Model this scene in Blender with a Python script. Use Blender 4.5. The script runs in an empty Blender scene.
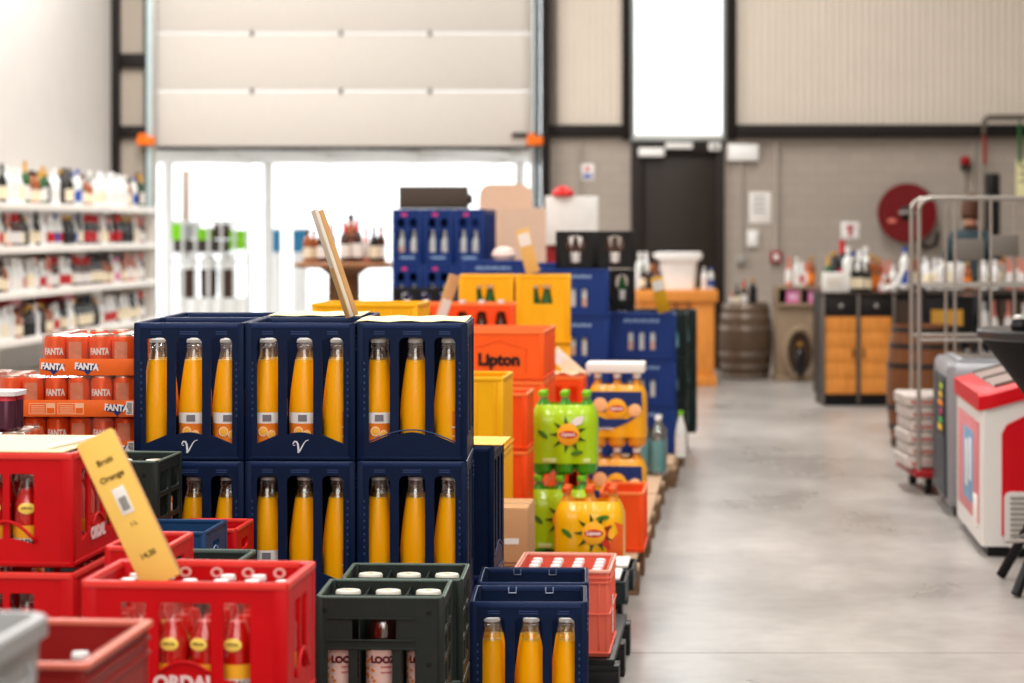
import bpy, bmesh, math, random
from mathutils import Vector, Matrix
random.seed(7)
R = math.radians
S = bpy.context.scene
COL = S.collection
F = 2400.0; CX = 512.0; HY = 226.0; CH = 1.5
def PX(px, Y): return (px - CX) / F * Y
def PZ(py, Y): return CH - (py - HY) / F * Y
ROT = -math.atan(0.093)           # the aisle runs a little to the right
# ------------------------------------------------------------------ materials
_M = {}
def lin(c):
    o = []
    for v in c[:3]:
        v = v / 255.0
        o.append(v / 12.92 if v <= 0.04045 else ((v + 0.055) / 1.055) ** 2.4)
    return (o[0], o[1], o[2], 1.0)
def M(name, rgb=(200, 200, 200), rough=0.5, metal=0.0, var=0.08, scale=12.0, bump=0.0, coat=0.0, emit=0.0, stretch=None, spec=0.25, sub=0.0):
    if name in _M: return _M[name]
    m = bpy.data.materials.new(name); m.use_nodes = True
    nt = m.node_tree; N = nt.nodes; L = nt.links
    b = N['Principled BSDF']
    c = lin(rgb)
    b.inputs['Roughness'].default_value = rough
    b.inputs['Metallic'].default_value = metal
    b.inputs['Coat Weight'].default_value = coat
    b.inputs['Coat Roughness'].default_value = 0.08
    b.inputs['Specular IOR Level'].default_value = spec
    tc = N.new('ShaderNodeTexCoord'); nz = N.new('ShaderNodeTexNoise')
    nz.inputs['Scale'].default_value = scale; nz.inputs['Detail'].default_value = 4
    src = tc.outputs['Object']
    if stretch:
        mp = N.new('ShaderNodeMapping'); mp.inputs['Scale'].default_value = stretch
        L.new(src, mp.inputs['Vector']); src = mp.outputs['Vector']
    L.new(src, nz.inputs['Vector'])
    mx = N.new('ShaderNodeMix'); mx.data_type = 'RGBA'
    mx.inputs[6].default_value = tuple(max(0, v * (1 - var)) for v in c[:3]) + (1,)
    mx.inputs[7].default_value = tuple(min(1, v * (1 + var)) for v in c[:3]) + (1,)
    L.new(nz.outputs['Fac'], mx.inputs[0]); L.new(mx.outputs[2], b.inputs['Base Color'])
    if bump:
        bp = N.new('ShaderNodeBump'); bp.inputs['Strength'].default_value = bump; bp.inputs['Distance'].default_value = 0.01
        L.new(nz.outputs['Fac'], bp.inputs['Height']); L.new(bp.outputs['Normal'], b.inputs['Normal'])
    if sub:
        b.inputs['Subsurface Weight'].default_value = sub; b.inputs['Subsurface Scale'].default_value = 0.04; b.inputs['Subsurface Radius'].default_value = (1.0, 0.6, 0.15)
    if emit:
        b.inputs['Emission Color'].default_value = c; b.inputs['Emission Strength'].default_value = emit
    _M[name] = m
    return m
def glass(name, rgb, tr=0.85):
    if name in _M: return _M[name]
    m = bpy.data.materials.new(name); m.use_nodes = True
    nt = m.node_tree; N = nt.nodes; L = nt.links
    N.remove(N['Principled BSDF']); out = N['Material Output']
    t = N.new('ShaderNodeBsdfTransparent'); t.inputs[0].default_value = lin(rgb)
    g = N.new('ShaderNodeBsdfGlossy'); g.inputs['Roughness'].default_value = 0.04
    lw = N.new('ShaderNodeLayerWeight'); lw.inputs['Blend'].default_value = 0.35
    nz = N.new('ShaderNodeTexNoise'); nz.inputs['Scale'].default_value = 30
    mt = N.new('ShaderNodeMath'); mt.operation = 'MULTIPLY_ADD'; mt.inputs[1].default_value = 0.42; mt.inputs[2].default_value = 1 - tr
    bp = N.new('ShaderNodeBump'); bp.inputs['Strength'].default_value = 0.15; bp.inputs['Distance'].default_value = 0.002
    L.new(nz.outputs['Fac'], bp.inputs['Height']); L.new(bp.outputs['Normal'], g.inputs['Normal'])
    ms = N.new('ShaderNodeMixShader')
    L.new(lw.outputs['Facing'], mt.inputs[0]); L.new(mt.outputs[0], ms.inputs[0])
    L.new(t.outputs[0], ms.inputs[1]); L.new(g.outputs[0], ms.inputs[2]); L.new(ms.outputs[0], out.inputs[0])
    _M[name] = m
    return m
# ------------------------------------------------------------------ mesh building
class MB:
    def __init__(s): s.bm = bmesh.new(); s.mats = []
    def mi(s, m):
        if m is None: return 0
        if m not in s.mats: s.mats.append(m)
        return s.mats.index(m)
    def _fin(s, faces, m, smooth, mtx, verts):
        i = s.mi(m)
        for f in faces: f.material_index = i; f.smooth = smooth
        if mtx is not None: bmesh.ops.transform(s.bm, matrix=mtx, verts=verts)
        return s
    def box(s, x0, y0, z0, x1, y1, z1, m=None, bev=0.0, mtx=None):
        r = bmesh.ops.create_cube(s.bm, size=1.0)
        vs = r['verts']
        for v in vs: v.co = Vector(((x0 + x1) / 2 + v.co.x * (x1 - x0), (y0 + y1) / 2 + v.co.y * (y1 - y0), (z0 + z1) / 2 + v.co.z * (z1 - z0)))
        fs = set(f for v in vs for f in v.link_faces)
        if bev:
            es = list(set(e for v in vs for e in v.link_edges))
            rb = bmesh.ops.bevel(s.bm, geom=es, offset=bev, segments=2, affect='EDGES', profile=0.5)
            fs = set(rb['faces']); vs = list(set(v for f in fs for v in f.verts))
            fs = set(f for v in vs for f in v.link_faces); vs = list(set(v for f in fs for v in f.verts))
        return s._fin(fs, m, bool(bev), mtx, vs)
    def lathe(s, prof, m=None, seg=20, c=(0, 0, 0), mtx=None, bands=None, smooth=True, sx=1.0, sy=1.0):
        # prof [(r, z)...]; bands [(zlo, zhi, material)]
        rings = []; vs = []
        for r, z in prof:
            if r < 1e-5:
                v = s.bm.verts.new((c[0], c[1], c[2] + z)); rings.append([v]); vs.append(v)
            else:
                ring = [s.bm.verts.new((c[0] + sx * r * math.cos(2 * math.pi * k / seg), c[1] + sy * r * math.sin(2 * math.pi * k / seg), c[2] + z)) for k in range(seg)]
                rings.append(ring); vs += ring
        fs = []; base = s.mi(m)
        bi = [(a, b, s.mi(mm)) for a, b, mm in (bands or [])]
        for (p, q), a, b in zip(zip(prof[:-1], prof[1:]), rings[:-1], rings[1:]):
            zc = (p[1] + q[1]) / 2; idx = base
            for lo, hi, k in bi:
                if lo <= zc <= hi: idx = k
            for k in range(seg):
                k2 = (k + 1) % seg
                if len(a) == 1 and len(b) == 1: break
                if len(a) == 1: f = s.bm.faces.new((a[0], b[k2], b[k]))
                elif len(b) == 1: f = s.bm.faces.new((a[k], a[k2], b[0]))
                else: f = s.bm.faces.new((a[k], a[k2], b[k2], b[k]))
                f.material_index = idx; f.smooth = smooth; fs.append(f)
        bmesh.ops.recalc_face_normals(s.bm, faces=fs)
        if mtx is not None: bmesh.ops.transform(s.bm, matrix=mtx, verts=vs)
        return s
    def cyl(s, p, q, r, m=None, seg=10, r2=None):
        p = Vector(p); q = Vector(q); d = q - p; L = d.length
        mt = Matrix.Translation(p) @ d.to_track_quat('Z', 'Y').to_matrix().to_4x4()
        return s.lathe([(0, 0), (r, 0), (r2 if r2 is not None else r, L), (0, L)], m, seg, mtx=mt)
    def tube(s, pts, r, m=None, seg=8):
        pts = [Vector(p) for p in pts]; rings = []; i = s.mi(m)
        up = Vector((0, 0, 1))
        for k, p in enumerate(pts):
            t = (pts[min(k + 1, len(pts) - 1)] - pts[max(k - 1, 0)]).normalized()
            a = t.cross(up)
            if a.length < 0.05: a = t.cross(Vector((0, 1, 0)))
            a.normalize(); b = t.cross(a).normalized()
            rings.append([s.bm.verts.new(p + r * (a * math.cos(2 * math.pi * j / seg) + b * math.sin(2 * math.pi * j / seg))) for j in range(seg)])
        fs = []
        for A, B in zip(rings[:-1], rings[1:]):
            for j in range(seg):
                fs.append(s.bm.faces.new((A[j], A[(j + 1) % seg], B[(j + 1) % seg], B[j])))
        fs.append(s.bm.faces.new(rings[0])); fs.append(s.bm.faces.new(rings[-1][::-1]))
        bmesh.ops.recalc_face_normals(s.bm, faces=fs)
        for f in fs: f.smooth = True; f.material_index = i
        return s
    def loft(s, secs, m=None, cap=True, smooth=True):
        # secs: lists of points with equal count
        i = s.mi(m)
        rings = [[s.bm.verts.new(p) for p in sec] for sec in secs]; fs = []
        n = len(rings[0])
        for A, B in zip(rings[:-1], rings[1:]):
            for j in range(n): fs.append(s.bm.faces.new((A[j], A[(j + 1) % n], B[(j + 1) % n], B[j])))
        if cap: fs.append(s.bm.faces.new(rings[0])); fs.append(s.bm.faces.new(rings[-1][::-1]))
        bmesh.ops.recalc_face_normals(s.bm, faces=fs)
        for f in fs: f.smooth = smooth; f.material_index = i
        return s
    def prism(s, poly, z0, z1, m=None, mtx=None):
        i = s.mi(m)
        a = [s.bm.verts.new((x, y, z0)) for x, y in poly]; b = [s.bm.verts.new((x, y, z1)) for x, y in poly]
        n = len(poly); fs = [s.bm.faces.new(a[::-1]), s.bm.faces.new(b)]
        for j in range(n): fs.append(s.bm.faces.new((a[j], a[(j + 1) % n], b[(j + 1) % n], b[j])))
        bmesh.ops.recalc_face_normals(s.bm, faces=fs)
        return s._fin(fs, m, False, mtx, a + b)
    def mesh(s, me, m=None, mtx=None):
        n0 = len(s.bm.verts); f0 = len(s.bm.faces)
        s.bm.from_mesh(me); s.bm.verts.ensure_lookup_table(); s.bm.faces.ensure_lookup_table()
        return s._fin(s.bm.faces[f0:], m, False, mtx, s.bm.verts[n0:])
    def build(s, name, m=None, parent=None, loc=None, rz=None, angle=35):
        me = bpy.data.meshes.new(name); s.bm.to_mesh(me); s.bm.free()
        for x in (s.mats or ([m] if m else [])): me.materials.append(x)
        if angle: 
            try: me.set_sharp_from_angle(angle=R(angle))
            except Exception: pass
        o = bpy.data.objects.new(name, me); COL.objects.link(o)
        if parent: o.parent = parent
        if loc is not None: o.location = loc
        if rz is not None: o.rotation_euler[2] = rz
        return o
def _curve_mesh(cu):
    o = bpy.data.objects.new('tmp', cu); COL.objects.link(o)
    dg = bpy.context.evaluated_depsgraph_get(); dg.update()
    me = bpy.data.meshes.new_from_object(o.evaluated_get(dg))
    bpy.data.objects.remove(o); bpy.data.curves.remove(cu)
    return me
_pc = {}
def panel_mesh(outline, holes, t, bev=0.0012):
    """flat panel in local XY, thickness t (z 0..t), with holes"""
    cu = bpy.data.curves.new('p', 'CURVE'); cu.dimensions = '2D'; cu.fill_mode = 'BOTH'
    b = min(bev, t / 2.5)
    cu.extrude = t / 2 - b; cu.bevel_depth = b; cu.bevel_resolution = 1; cu.offset = -b
    for poly in [outline] + list(holes):
        sp = cu.splines.new('POLY'); sp.points.add(len(poly) - 1)
        for p, q in zip(sp.points, poly): p.co = (q[0], q[1], 0, 1)
        sp.use_cyclic_u = True
    me = _curve_mesh(cu)
    me.transform(Matrix.Translation((0, 0, t / 2)))
    return me
def text_mesh(txt, size, ext=0.001, off=0.0, shear=0.0, align='CENTER'):
    cu = bpy.data.curves.new('t', 'FONT'); cu.body = txt; cu.size = size; cu.extrude = ext; cu.offset = off; cu.shear = shear
    cu.align_x = align; cu.align_y = 'CENTER'; cu.resolution_u = 3
    return _curve_mesh(cu)
FRONT = Matrix.Rotation(R(90), 4, 'X')       # XY drawing -> facing -Y
def lettering(txt, size, m, parent, loc, ext=0.0012, off=0.0, shear=0.0, rot=None, sx=1.0, name='lettering', roll=0.0):
    me = text_mesh(txt, size, ext, off, shear)
    mb = MB(); mb.mesh(me, m, (rot or FRONT) @ Matrix.Rotation(roll, 4, 'Z') @ Matrix.Diagonal((sx, 1, 1, 1)))
    return mb.build(name, None, parent, loc)
def absorb(o, mb, m=None):
    """surface relief or print becomes part of the mesh it sits on"""
    if m is not None and not mb.mats: mb.mats.append(m)
    base = len(o.data.materials)
    for f in mb.bm.faces: f.material_index += base
    tmp = bpy.data.meshes.new('tmp'); mb.bm.to_mesh(tmp); mb.bm.free()
    bm = bmesh.new(); bm.from_mesh(o.data); bm.from_mesh(tmp); bm.to_mesh(o.data); bm.free(); bpy.data.meshes.remove(tmp)
    for x in mb.mats: o.data.materials.append(x)
    return o
def rect(x0, y0, x1, y1): return [(x0, y0), (x1, y0), (x1, y1), (x0, y1)]
def rrect(x0, y0, x1, y1, r, n=4):
    o = []
    for cx, cy, a in ((x1 - r, y0 + r, -90), (x1 - r, y1 - r, 0), (x0 + r, y1 - r, 90), (x0 + r, y0 + r, 180)):
        for k in range(n + 1):
            t = R(a + 90 * k / n); o.append((cx + r * math.cos(t), cy + r * math.sin(t)))
    return o
def slot(x0, x1, yb0, yb1, y1, r=0.01, sag=0.0, n=4):
    """window with rounded top corners, bottom edge sloping yb0->yb1 with an arch"""
    o = []
    k = 6
    for j in range(k + 1):
        t = j / k; o.append((x0 + (x1 - x0) * t, yb0 + (yb1 - yb0) * t + sag * 4 * t * (1 - t)))
    for j in range(n + 1):
        a = R(90 * j / n); o.append((x1 - r + r * math.cos(a), y1 - r + r * math.sin(a)))
    for j in range(n + 1):
        a = R(90 + 90 * j / n); o.append((x0 + r + r * math.cos(a), y1 - r + r * math.sin(a)))
    return o
# ------------------------------------------------------------------ objects
LABELS = {}
def tag(o, label=None, cat=None, group=None, kind=None):
    if label: o['label'] = label
    if cat: o['category'] = cat
    if group: o['group'] = group
    if kind: o['kind'] = kind
    return o
def empty(name, loc=(0, 0, 0), rz=0.0):
    o = bpy.data.objects.new(name, None); o.empty_display_size = 0.1; COL.objects.link(o)
    o.location = loc; o.rotation_euler[2] = rz
    return o
def copy_tree(o, parent=None):
    c = o.copy(); COL.objects.link(c)
    if parent is not None: c.parent = parent
    for ch in list(o.children): copy_tree(ch, c)
    return c
class Proto:
    """first use moves the original, later uses copy it"""
    def __init__(s, o): s.o = o; s.used = False
    def put(s, loc, rz=0.0, label=None, cat=None, group=None):
        o = copy_tree(s.o) if s.used else s.o
        s.used = True
        o.location = loc; o.rotation_euler = (0, 0, rz)
        for k in ('group', 'label', 'category'):
            if k in o: del o[k]
        tag(o, label, cat, group)
        return o
    def done(s):
        if not s.used:
            for c in list(s.o.children_recursive): bpy.data.objects.remove(c)
            bpy.data.objects.remove(s.o)
def corner(px, Y, w, d, rz, side='R'):
    """centre (x, y) of a w x d footprint whose front right (R) or left (L) corner shows at px at distance Y"""
    X = PX(px, Y); dx = -w / 2 if side == 'R' else w / 2
    c, s_ = math.cos(rz), math.sin(rz)
    return (X + c * dx - s_ * d / 2, Y + s_ * dx + c * d / 2)
ORD = ['first', 'second', 'third', 'fourth', 'fifth', 'sixth', 'seventh', 'eighth', 'ninth', 'tenth', 'eleventh', 'twelfth', 'thirteenth', 'fourteenth', 'fifteenth', 'sixteenth', 'seventeenth', 'eighteenth', 'nineteenth', 'twentieth']
def ordn(i):
    if i < 20: return ORD[i]
    t, u = divmod(i + 1, 10)
    tens = {2: 'twenty', 3: 'thirty', 4: 'forty', 5: 'fifty', 6: 'sixty'}
    tt = {2: 'twentieth', 3: 'thirtieth', 4: 'fortieth', 5: 'fiftieth', 6: 'sixtieth'}
    return tt[t] if u == 0 else tens[t] + '-' + ORD[u - 1]
# ================================================================== materials
navy = M('navy_plastic', (2, 23, 56), 0.5, var=0.35, scale=25, spec=.15)
blue = M('blue_plastic', (10, 48, 118), 0.4, var=0.15)
steelblue = M('slate_blue_plastic', (22, 62, 104), 0.45, var=0.12)
red = M('red_plastic', (196, 0, 12), 0.45, var=0.15, spec=.2)
dred = M('brownish_red_plastic', (140, 22, 20), 0.4, var=0.15)
pink = M('salmon_plastic', (236, 108, 86), 0.45, var=0.12)
orange = M('orange_plastic', (246, 92, 22), 0.45, var=0.08)
yellow = M('yellow_plastic', (245, 180, 8), 0.42, var=0.08)
dgreen = M('dark_green_plastic', (30, 37, 33), 0.5, var=0.3, scale=30)
black = M('black_plastic', (16, 16, 18), 0.45, var=0.2)
grey = M('grey_plastic', (150, 150, 150), 0.4)
white = M('white_plastic', (238, 236, 232), 0.4, var=0.03)
paper = M('white_paper', (236, 232, 226), 0.8, var=0.03)
cardy = M('yellow_card', (246, 200, 100), 0.7, var=0.06, scale=18)
cardp = M('pale_card', (244, 226, 178), 0.8, var=0.05)
kraft = M('kraft_cardboard', (196, 148, 104), 0.85, var=0.12, scale=8)
pinkbox = M('beige_cardboard', (226, 190, 164), 0.85, var=0.06)
wood_d = M('shaded_pallet_wood', (120, 92, 68), 0.85, var=0.4, scale=6, bump=0.3)  # darker wood paints the shade into the pallet sides
wood = M('pallet_wood', (196, 166, 136), 0.8, var=0.3, scale=6, stretch=(1, 12, 12), bump=0.3)
woodo = M('orange_pine', (222, 142, 62), 0.6, var=0.3, scale=5, stretch=(8, 8, 1.2), bump=0.2)
woodd = M('oak_brown', (112, 76, 46), 0.6, var=0.4, scale=6, stretch=(6, 6, 1), bump=0.2)
woodg = M('weathered_oak', (150, 130, 106), 0.7, var=0.3, scale=6, stretch=(8, 8, 1), bump=0.2)
steel = M('galvanised_steel', (176, 172, 166), 0.42, metal=0.7, var=0.15)
iron = M('black_iron', (34, 28, 24), 0.5, metal=0.4)
dark = M('dark_brown_paint', (26, 20, 17), 0.6, var=0.2)
juice = M('orange_juice', (255, 170, 0), 0.3, var=0.05, scale=9, coat=0.1, sub=0.5)
clear = glass('clear_glass', (255, 255, 255), 0.86)
lab_o = M('orange_label', (236, 120, 30), 0.5, var=0.3, scale=60)
lab_w = M('white_label', (236, 230, 226), 0.5, var=0.04)
chrome = M('silver_cap', (214, 212, 208), 0.35, metal=0.15)
inkm = M('black_ink', (24, 20, 18), 0.7)
crimson = M('crimson', (150, 14, 22), 0.4)
# ================================================================== camera, light, world
cam = bpy.data.cameras.new('camera'); co = bpy.data.objects.new('camera', cam); COL.objects.link(co)
co.location = (0, 0, CH); co.rotation_euler = (R(90), 0, 0)
cam.sensor_width = 36; cam.lens = F / 1024 * 36; cam.shift_y = -(341.5 - HY) / 1024
cam.clip_end = 300; cam.dof.use_dof = True; cam.dof.focus_distance = 6.5; cam.dof.aperture_fstop = 3.4
S.camera = co
S.view_settings.view_transform = 'Standard'; S.view_settings.look = 'None'; S.view_settings.gamma = 1.0
S.view_settings.exposure = 0.0; S.view_settings.use_curve_mapping = False
w = bpy.data.worlds.new('sky'); S.world = w; w.use_nodes = True
bg = w.node_tree.nodes['Background']; bg.inputs[0].default_value = (0.93, 0.97, 1.0, 1); bg.inputs[1].default_value = 4.0
def lamp(x, y, z, sx, sy, e, col=(1, 0.98, 0.95), rot=(0, 0, 0)):
    l = bpy.data.lights.new('ceiling_or_fill_lamp', 'AREA'); l.shape = 'RECTANGLE'; l.size = sx; l.size_y = sy; l.energy = e; l.color = col
    o = bpy.data.objects.new('ceiling_or_fill_lamp', l); COL.objects.link(o); o.location = (x, y, z); o.rotation_euler = rot
LE = 0.54
for (x, y) in ((-2.6, 2.0), (1.8, 2.0), (-2.6, 8.0), (1.8, 8.0), (-2.6, 14.0), (1.8, 14.0), (-2.6, 20.5), (2.4, 20.5)):
    lamp(x, y, 6.6, 0.5, 4.5, 420 * LE)
lamp(-0.5, -2.5, 3.6, 6.0, 2.6, 360 * LE, rot=(R(62), 0, 0))  # unseen fill light added behind the camera to brighten the fronts
lamp(-3.9, 20.0, 5.2, 0.5, 5.0, 170)      # lamp added near the left wall to brighten the white shelves
# ================================================================== room shell
YW = 25.0
def wallc(name, rgb, rough=0.7, stripe=None, depth=0.5, brick=False):
    m = M(name, rgb, rough, var=0.05, scale=3)
    nt = m.node_tree; N = nt.nodes; L = nt.links; b = N['Principled BSDF']
    tc = N.new('ShaderNodeTexCoord')
    if stripe:
        wv = N.new('ShaderNodeTexWave'); wv.wave_type = 'BANDS'; wv.bands_direction = 'X'; wv.inputs['Scale'].default_value = stripe
        wv.inputs['Distortion'].default_value = 0
        L.new(tc.outputs['Object'], wv.inputs['Vector'])
        bp = N.new('ShaderNodeBump'); bp.inputs['Strength'].default_value = depth; bp.inputs['Distance'].default_value = 0.012
        L.new(wv.outputs['Fac'], bp.inputs['Height']); L.new(bp.outputs['Normal'], b.inputs['Normal'])
    if brick:
        mp = N.new('ShaderNodeMapping'); mp.inputs['Rotation'].default_value = (R(90), 0, 0)
        br = N.new('ShaderNodeTexBrick'); br.inputs['Scale'].default_value = 2.2; br.inputs['Mortar Size'].default_value = 0.012
        c = lin(rgb)
        br.inputs['Color1'].default_value = c; br.inputs['Color2'].default_value = tuple(v * 0.93 for v in c[:3]) + (1,)
        br.inputs['Mortar'].default_value = tuple(v * 0.88 for v in c[:3]) + (1,)
        L.new(tc.outputs['Object'], mp.inputs['Vector']); L.new(mp.outputs['Vector'], br.inputs['Vector']); L.new(br.outputs['Color'], b.inputs['Base Color'])
    return m
m_up = wallc('ribbed_cladding', (220, 208, 194), stripe=4.2, depth=0.6)
m_low = wallc('grey_block_wall', (172, 161, 150), brick=True)
m_left = wallc('left_cladding', (222, 216, 210), stripe=2.0, depth=0.15)
def structure(name, mb, m=None, loc=None, rz=None):
    o = mb.build(name, m, None, loc, rz); o['kind'] = 'structure'; return o
# floor
mf = M('polished_concrete', (176, 168, 158), 0.38, var=0.0)
nt = mf.node_tree; N = nt.nodes; L = nt.links; b = N['Principled BSDF']
tc = N.new('ShaderNodeTexCoord')
n1 = N.new('ShaderNodeTexNoise'); n1.inputs['Scale'].default_value = 0.9; n1.inputs['Detail'].default_value = 8; n1.inputs['Roughness'].default_value = 0.62
n2 = N.new('ShaderNodeTexNoise'); n2.inputs['Scale'].default_value = 9; n2.inputs['Detail'].default_value = 6
mp = N.new('ShaderNodeMapping'); mp.inputs['Scale'].default_value = (1.0, 0.55, 1)
L.new(tc.outputs['Object'], mp.inputs['Vector']); L.new(mp.outputs['Vector'], n1.inputs['Vector']); L.new(tc.outputs['Object'], n2.inputs['Vector'])
r1 = N.new('ShaderNodeValToRGB'); r1.color_ramp.elements[0].position = 0.3; r1.color_ramp.elements[1].position = 0.72
r1.color_ramp.elements[0].color = lin((136, 131, 126)); r1.color_ramp.elements[1].color = lin((196, 190, 184))
L.new(n1.outputs['Fac'], r1.inputs[0])
r2 = N.new('ShaderNodeValToRGB'); r2.color_ramp.elements[0].color = (0.86, 0.855, 0.85, 1); r2.color_ramp.elements[1].color = (1, 1, 1, 1); r2.color_ramp.elements[1].position = 0.62; r2.color_ramp.elements[0].position = 0.3
L.new(n2.outputs['Fac'], r2.inputs[0])
mm = N.new('ShaderNodeMix'); mm.data_type = 'RGBA'; mm.blend_type = 'MULTIPLY'; mm.inputs[0].default_value = 1
L.new(r1.outputs[0], mm.inputs[6]); L.new(r2.outputs[0], mm.inputs[7]); L.new(mm.outputs[2], b.inputs['Base Color'])
rr = N.new('ShaderNodeMapRange'); rr.inputs[3].default_value = 0.18; rr.inputs[4].default_value = 0.42
L.new(n1.outputs['Fac'], rr.inputs[0]); L.new(rr.outputs[0], b.inputs['Roughness'])
bp = N.new('ShaderNodeBump'); bp.inputs['Strength'].default_value = 0.05; bp.inputs['Distance'].default_value = 0.01
L.new(n2.outputs['Fac'], bp.inputs['Height']); L.new(bp.outputs['Normal'], b.inputs['Normal'])
structure('floor', MB().box(-7.5, -4, -0.1, 7.5, YW + 0.1, 0), mf)
structure('ceiling', MB().box(-7.5, -4, 7.2, 7.5, YW + 0.3, 7.4), M('ceiling_panel', (200, 196, 190), 0.8))
for k_, yj in enumerate((8.43, 14.4, 20.4)): structure(f'trim_{11 + k_}', MB().box(-7.2, yj, -.0005, 7.2, yj + .004, .0006), M('joint_filler', (120, 112, 104), .8))
# outside ground
structure('floor_outside', MB().box(-18, YW + 0.1, -0.12, 16, 70, -0.005), M('outside_paving', (200, 198, 194), 0.8))
D0, D1 = PX(157, YW), PX(530, YW)             # roller door opening
DT = PZ(146, YW)
W0, W1 = PX(634, YW), PX(723, YW)             # tall window
Zb = PZ(137, YW); Zt = PZ(125, YW)
# left wall (slanted like the aisle)
xl = PX(115, YW)
def slanted_wall(name, x_end, m, thick, sgn):
    mb = MB(); L_ = 29.0
    mb.box(0, -L_, 0, sgn * thick, 0, 7.2)
    o = mb.build(name, m, None, (x_end, YW, 0), ROT); o['kind'] = 'structure'; return o
ml2 = wallc('left_wall_panel', (204, 199, 194))
slanted_wall('wall_left', xl, ml2, 0.15, -1)
structure('wall_right', MB().box(7.3, -4, 0, 7.45, YW, 7.2), m_low)
structure('wall_front', MB().box(-7.3, -4.1, 0, 7.3, -3.95, 7.2), M('front_wall', (214, 208, 200), 0.8))
# back wall pieces
def bwall(name, x0, x1, z0, z1, m, y=YW):
    return structure(name, MB().box(x0, y, z0, x1, y + 0.15, z1), m)
X = lambda p: PX(p, YW)
bwall('wall_back', PX(547, YW), X(631) + .01, 0, Zb, m_low)
bwall('wall_back', X(724) - .01, 7.4, 0, Zb, m_low)
bwall('wall_back', PX(547, YW), PX(631, YW), Zt, 7.2, m_up)
bwall('wall_back', PX(725.5, YW), 7.4, Zt, 7.2, m_up)
bwall('wall_back', xl - 0.2, PX(147, YW), 0, 7.2, M('beige_panel', (178, 166, 152), 0.7, var=0.05))
bwall('wall_back', D0 - 0.1, PX(547, YW), 5.4, 7.2, m_up, YW + 0.02)
bwall('wall_back', W0 - 0.2, W1 + 0.2, 5.6, 7.2, m_up, YW + 0.02)
# steel frame members
def trim(name, x0, x1, z0, z1, m, y0=YW - 0.08, y1=YW + 0.02, bev=0.006):
    return structure(name, MB().box(x0, y0, z0, x1, y1, z1, bev=bev), m)
X = lambda p: PX(p, YW)
trim('trim_1', X(112), X(121), 0, 7.2, dark, YW - 0.16)
trim('trim_2', X(121), X(147), PZ(68, YW), PZ(54, YW), dark)
trim('trim_3', X(121), X(147), PZ(138, YW), PZ(126, YW), dark)
trim('trim_4', X(541), X(550), 0, 7.2, dark, YW - 0.16)
trim('trim_5', X(550), X(624), Zb, Zt, dark)
trim('trim_6', X(622), X(630), Zb - .03, 7.2, dark)
trim('trim_7', X(726), X(736), Zb - .03, 7.2, dark)
trim('trim_8', X(736), 7.3, Zb, Zt, dark, YW - 0.14)
trim('trim_9', X(553), X(557), Zt, 7.2, M('grey_flashing', (120, 112, 104), 0.6))
trim('trim_10', X(145), X(148), 0, 7.2, M('dark_teal_steel', (70, 84, 86), 0.5))
# tall window with frame and pane
fr = M('anodised_frame', (150, 156, 154), 0.35, metal=0.5)
wf = MB()
for a, c in ((X(630), X(634.5)), (X(722), X(726))): wf.box(a, YW - 0.06, Zb, c, YW + 0.04, 5.6, bev=0.004)
wf.box(X(630), YW - 0.05, Zb - .05, X(726), YW + 0.04, PZ(138, YW), bev=0.004)
wo = structure('window_1', wf, fr)
MB().box(X(634), YW, Zb, X(723), YW + 0.01, 5.6).build('pane', glass('window_glass', (250, 252, 252), 0.97), wo)
# personnel door below the window
db = M('door_brown', (42, 34, 29), 0.45, var=0.1)
df = MB()
dT = PZ(141, YW)
df.box(X(631), YW - 0.06, 0, X(643), YW + 0.1, dT, bev=0.004); df.box(X(716), YW - 0.06, 0, X(724), YW + 0.1, dT, bev=0.004)
df.box(X(643), YW - 0.06, PZ(155, YW), X(716), YW + 0.1, dT, bev=0.004)
do = structure('door_1', df, M('door_frame_brown', (34, 27, 23), 0.5, var=0.1))
dl = MB().box(X(643), YW - 0.02, 0.01, X(716), YW + 0.05, PZ(155, YW), bev=0.003).build('door_leaf', db, do)
MB().box(X(647), YW - 0.028, 0.1, X(712), YW - 0.02, PZ(160, YW), bev=0.003).build('door_panel', db, do)
MB().box(X(665), YW - 0.12, PZ(149, YW), X(692), YW - 0.06, PZ(143, YW), bev=0.008).build('door_closer', white, do)
MB().tube([(X(709), YW - 0.03, 1.0), (X(709), YW - 0.09, 1.0), (X(702), YW - 0.09, 1.0)], 0.012).build('door_handle', steel, do)
# sectional roller door
md = M('door_panel_cream', (212, 205, 197), 0.5, var=0.03)
rd = empty('door_2', (0, 0, 0)); rd['kind'] = 'structure'
ys = [146.5, 91, 33, -25, -83]
for a, c in zip(ys[:-1], ys[1:]):
    z0, z1 = PZ(a, YW), PZ(c, YW)
    mb = MB().box(D0 - .02, YW + .0, z0 + .004, D1 + .02, YW + .045, z1 - .004, bev=0.006)
    p_ = mb.build('door_section', md, rd)
for yy in ys[1:-1]:
    for px in (252, 341, 430):
        MB().box(X(px) - .02, YW - .012, PZ(yy, YW) - .03, X(px) + .02, YW, PZ(yy, YW) + .03, bev=.004).build('hinge', M('hinge_grey', (120, 112, 106), 0.4, metal=.4), rd)
MB().box(D0, YW + .0, PZ(150, YW), D1, YW + .05, PZ(146.5, YW)).build('bottom_seal', M('black_rubber', (24, 22, 22), 0.7), rd)
MB().box(X(512), YW - .05, PZ(137, YW), X(527), YW, PZ(133, YW), bev=.004).build('door_latch', iron, rd)
for (a, c, m_) in ((148, 153.5, M('zinc_track', (196, 214, 216), 0.4, metal=.3)), (153.5, 157.5, steel), (530, 533.5, steel), (534, 540, M('dark_teal_steel'))):
    MB().box(X(a), YW - .1, 0, X(c), YW - .02, 7.0, bev=.004).build('guide_track', m_, rd)
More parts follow.
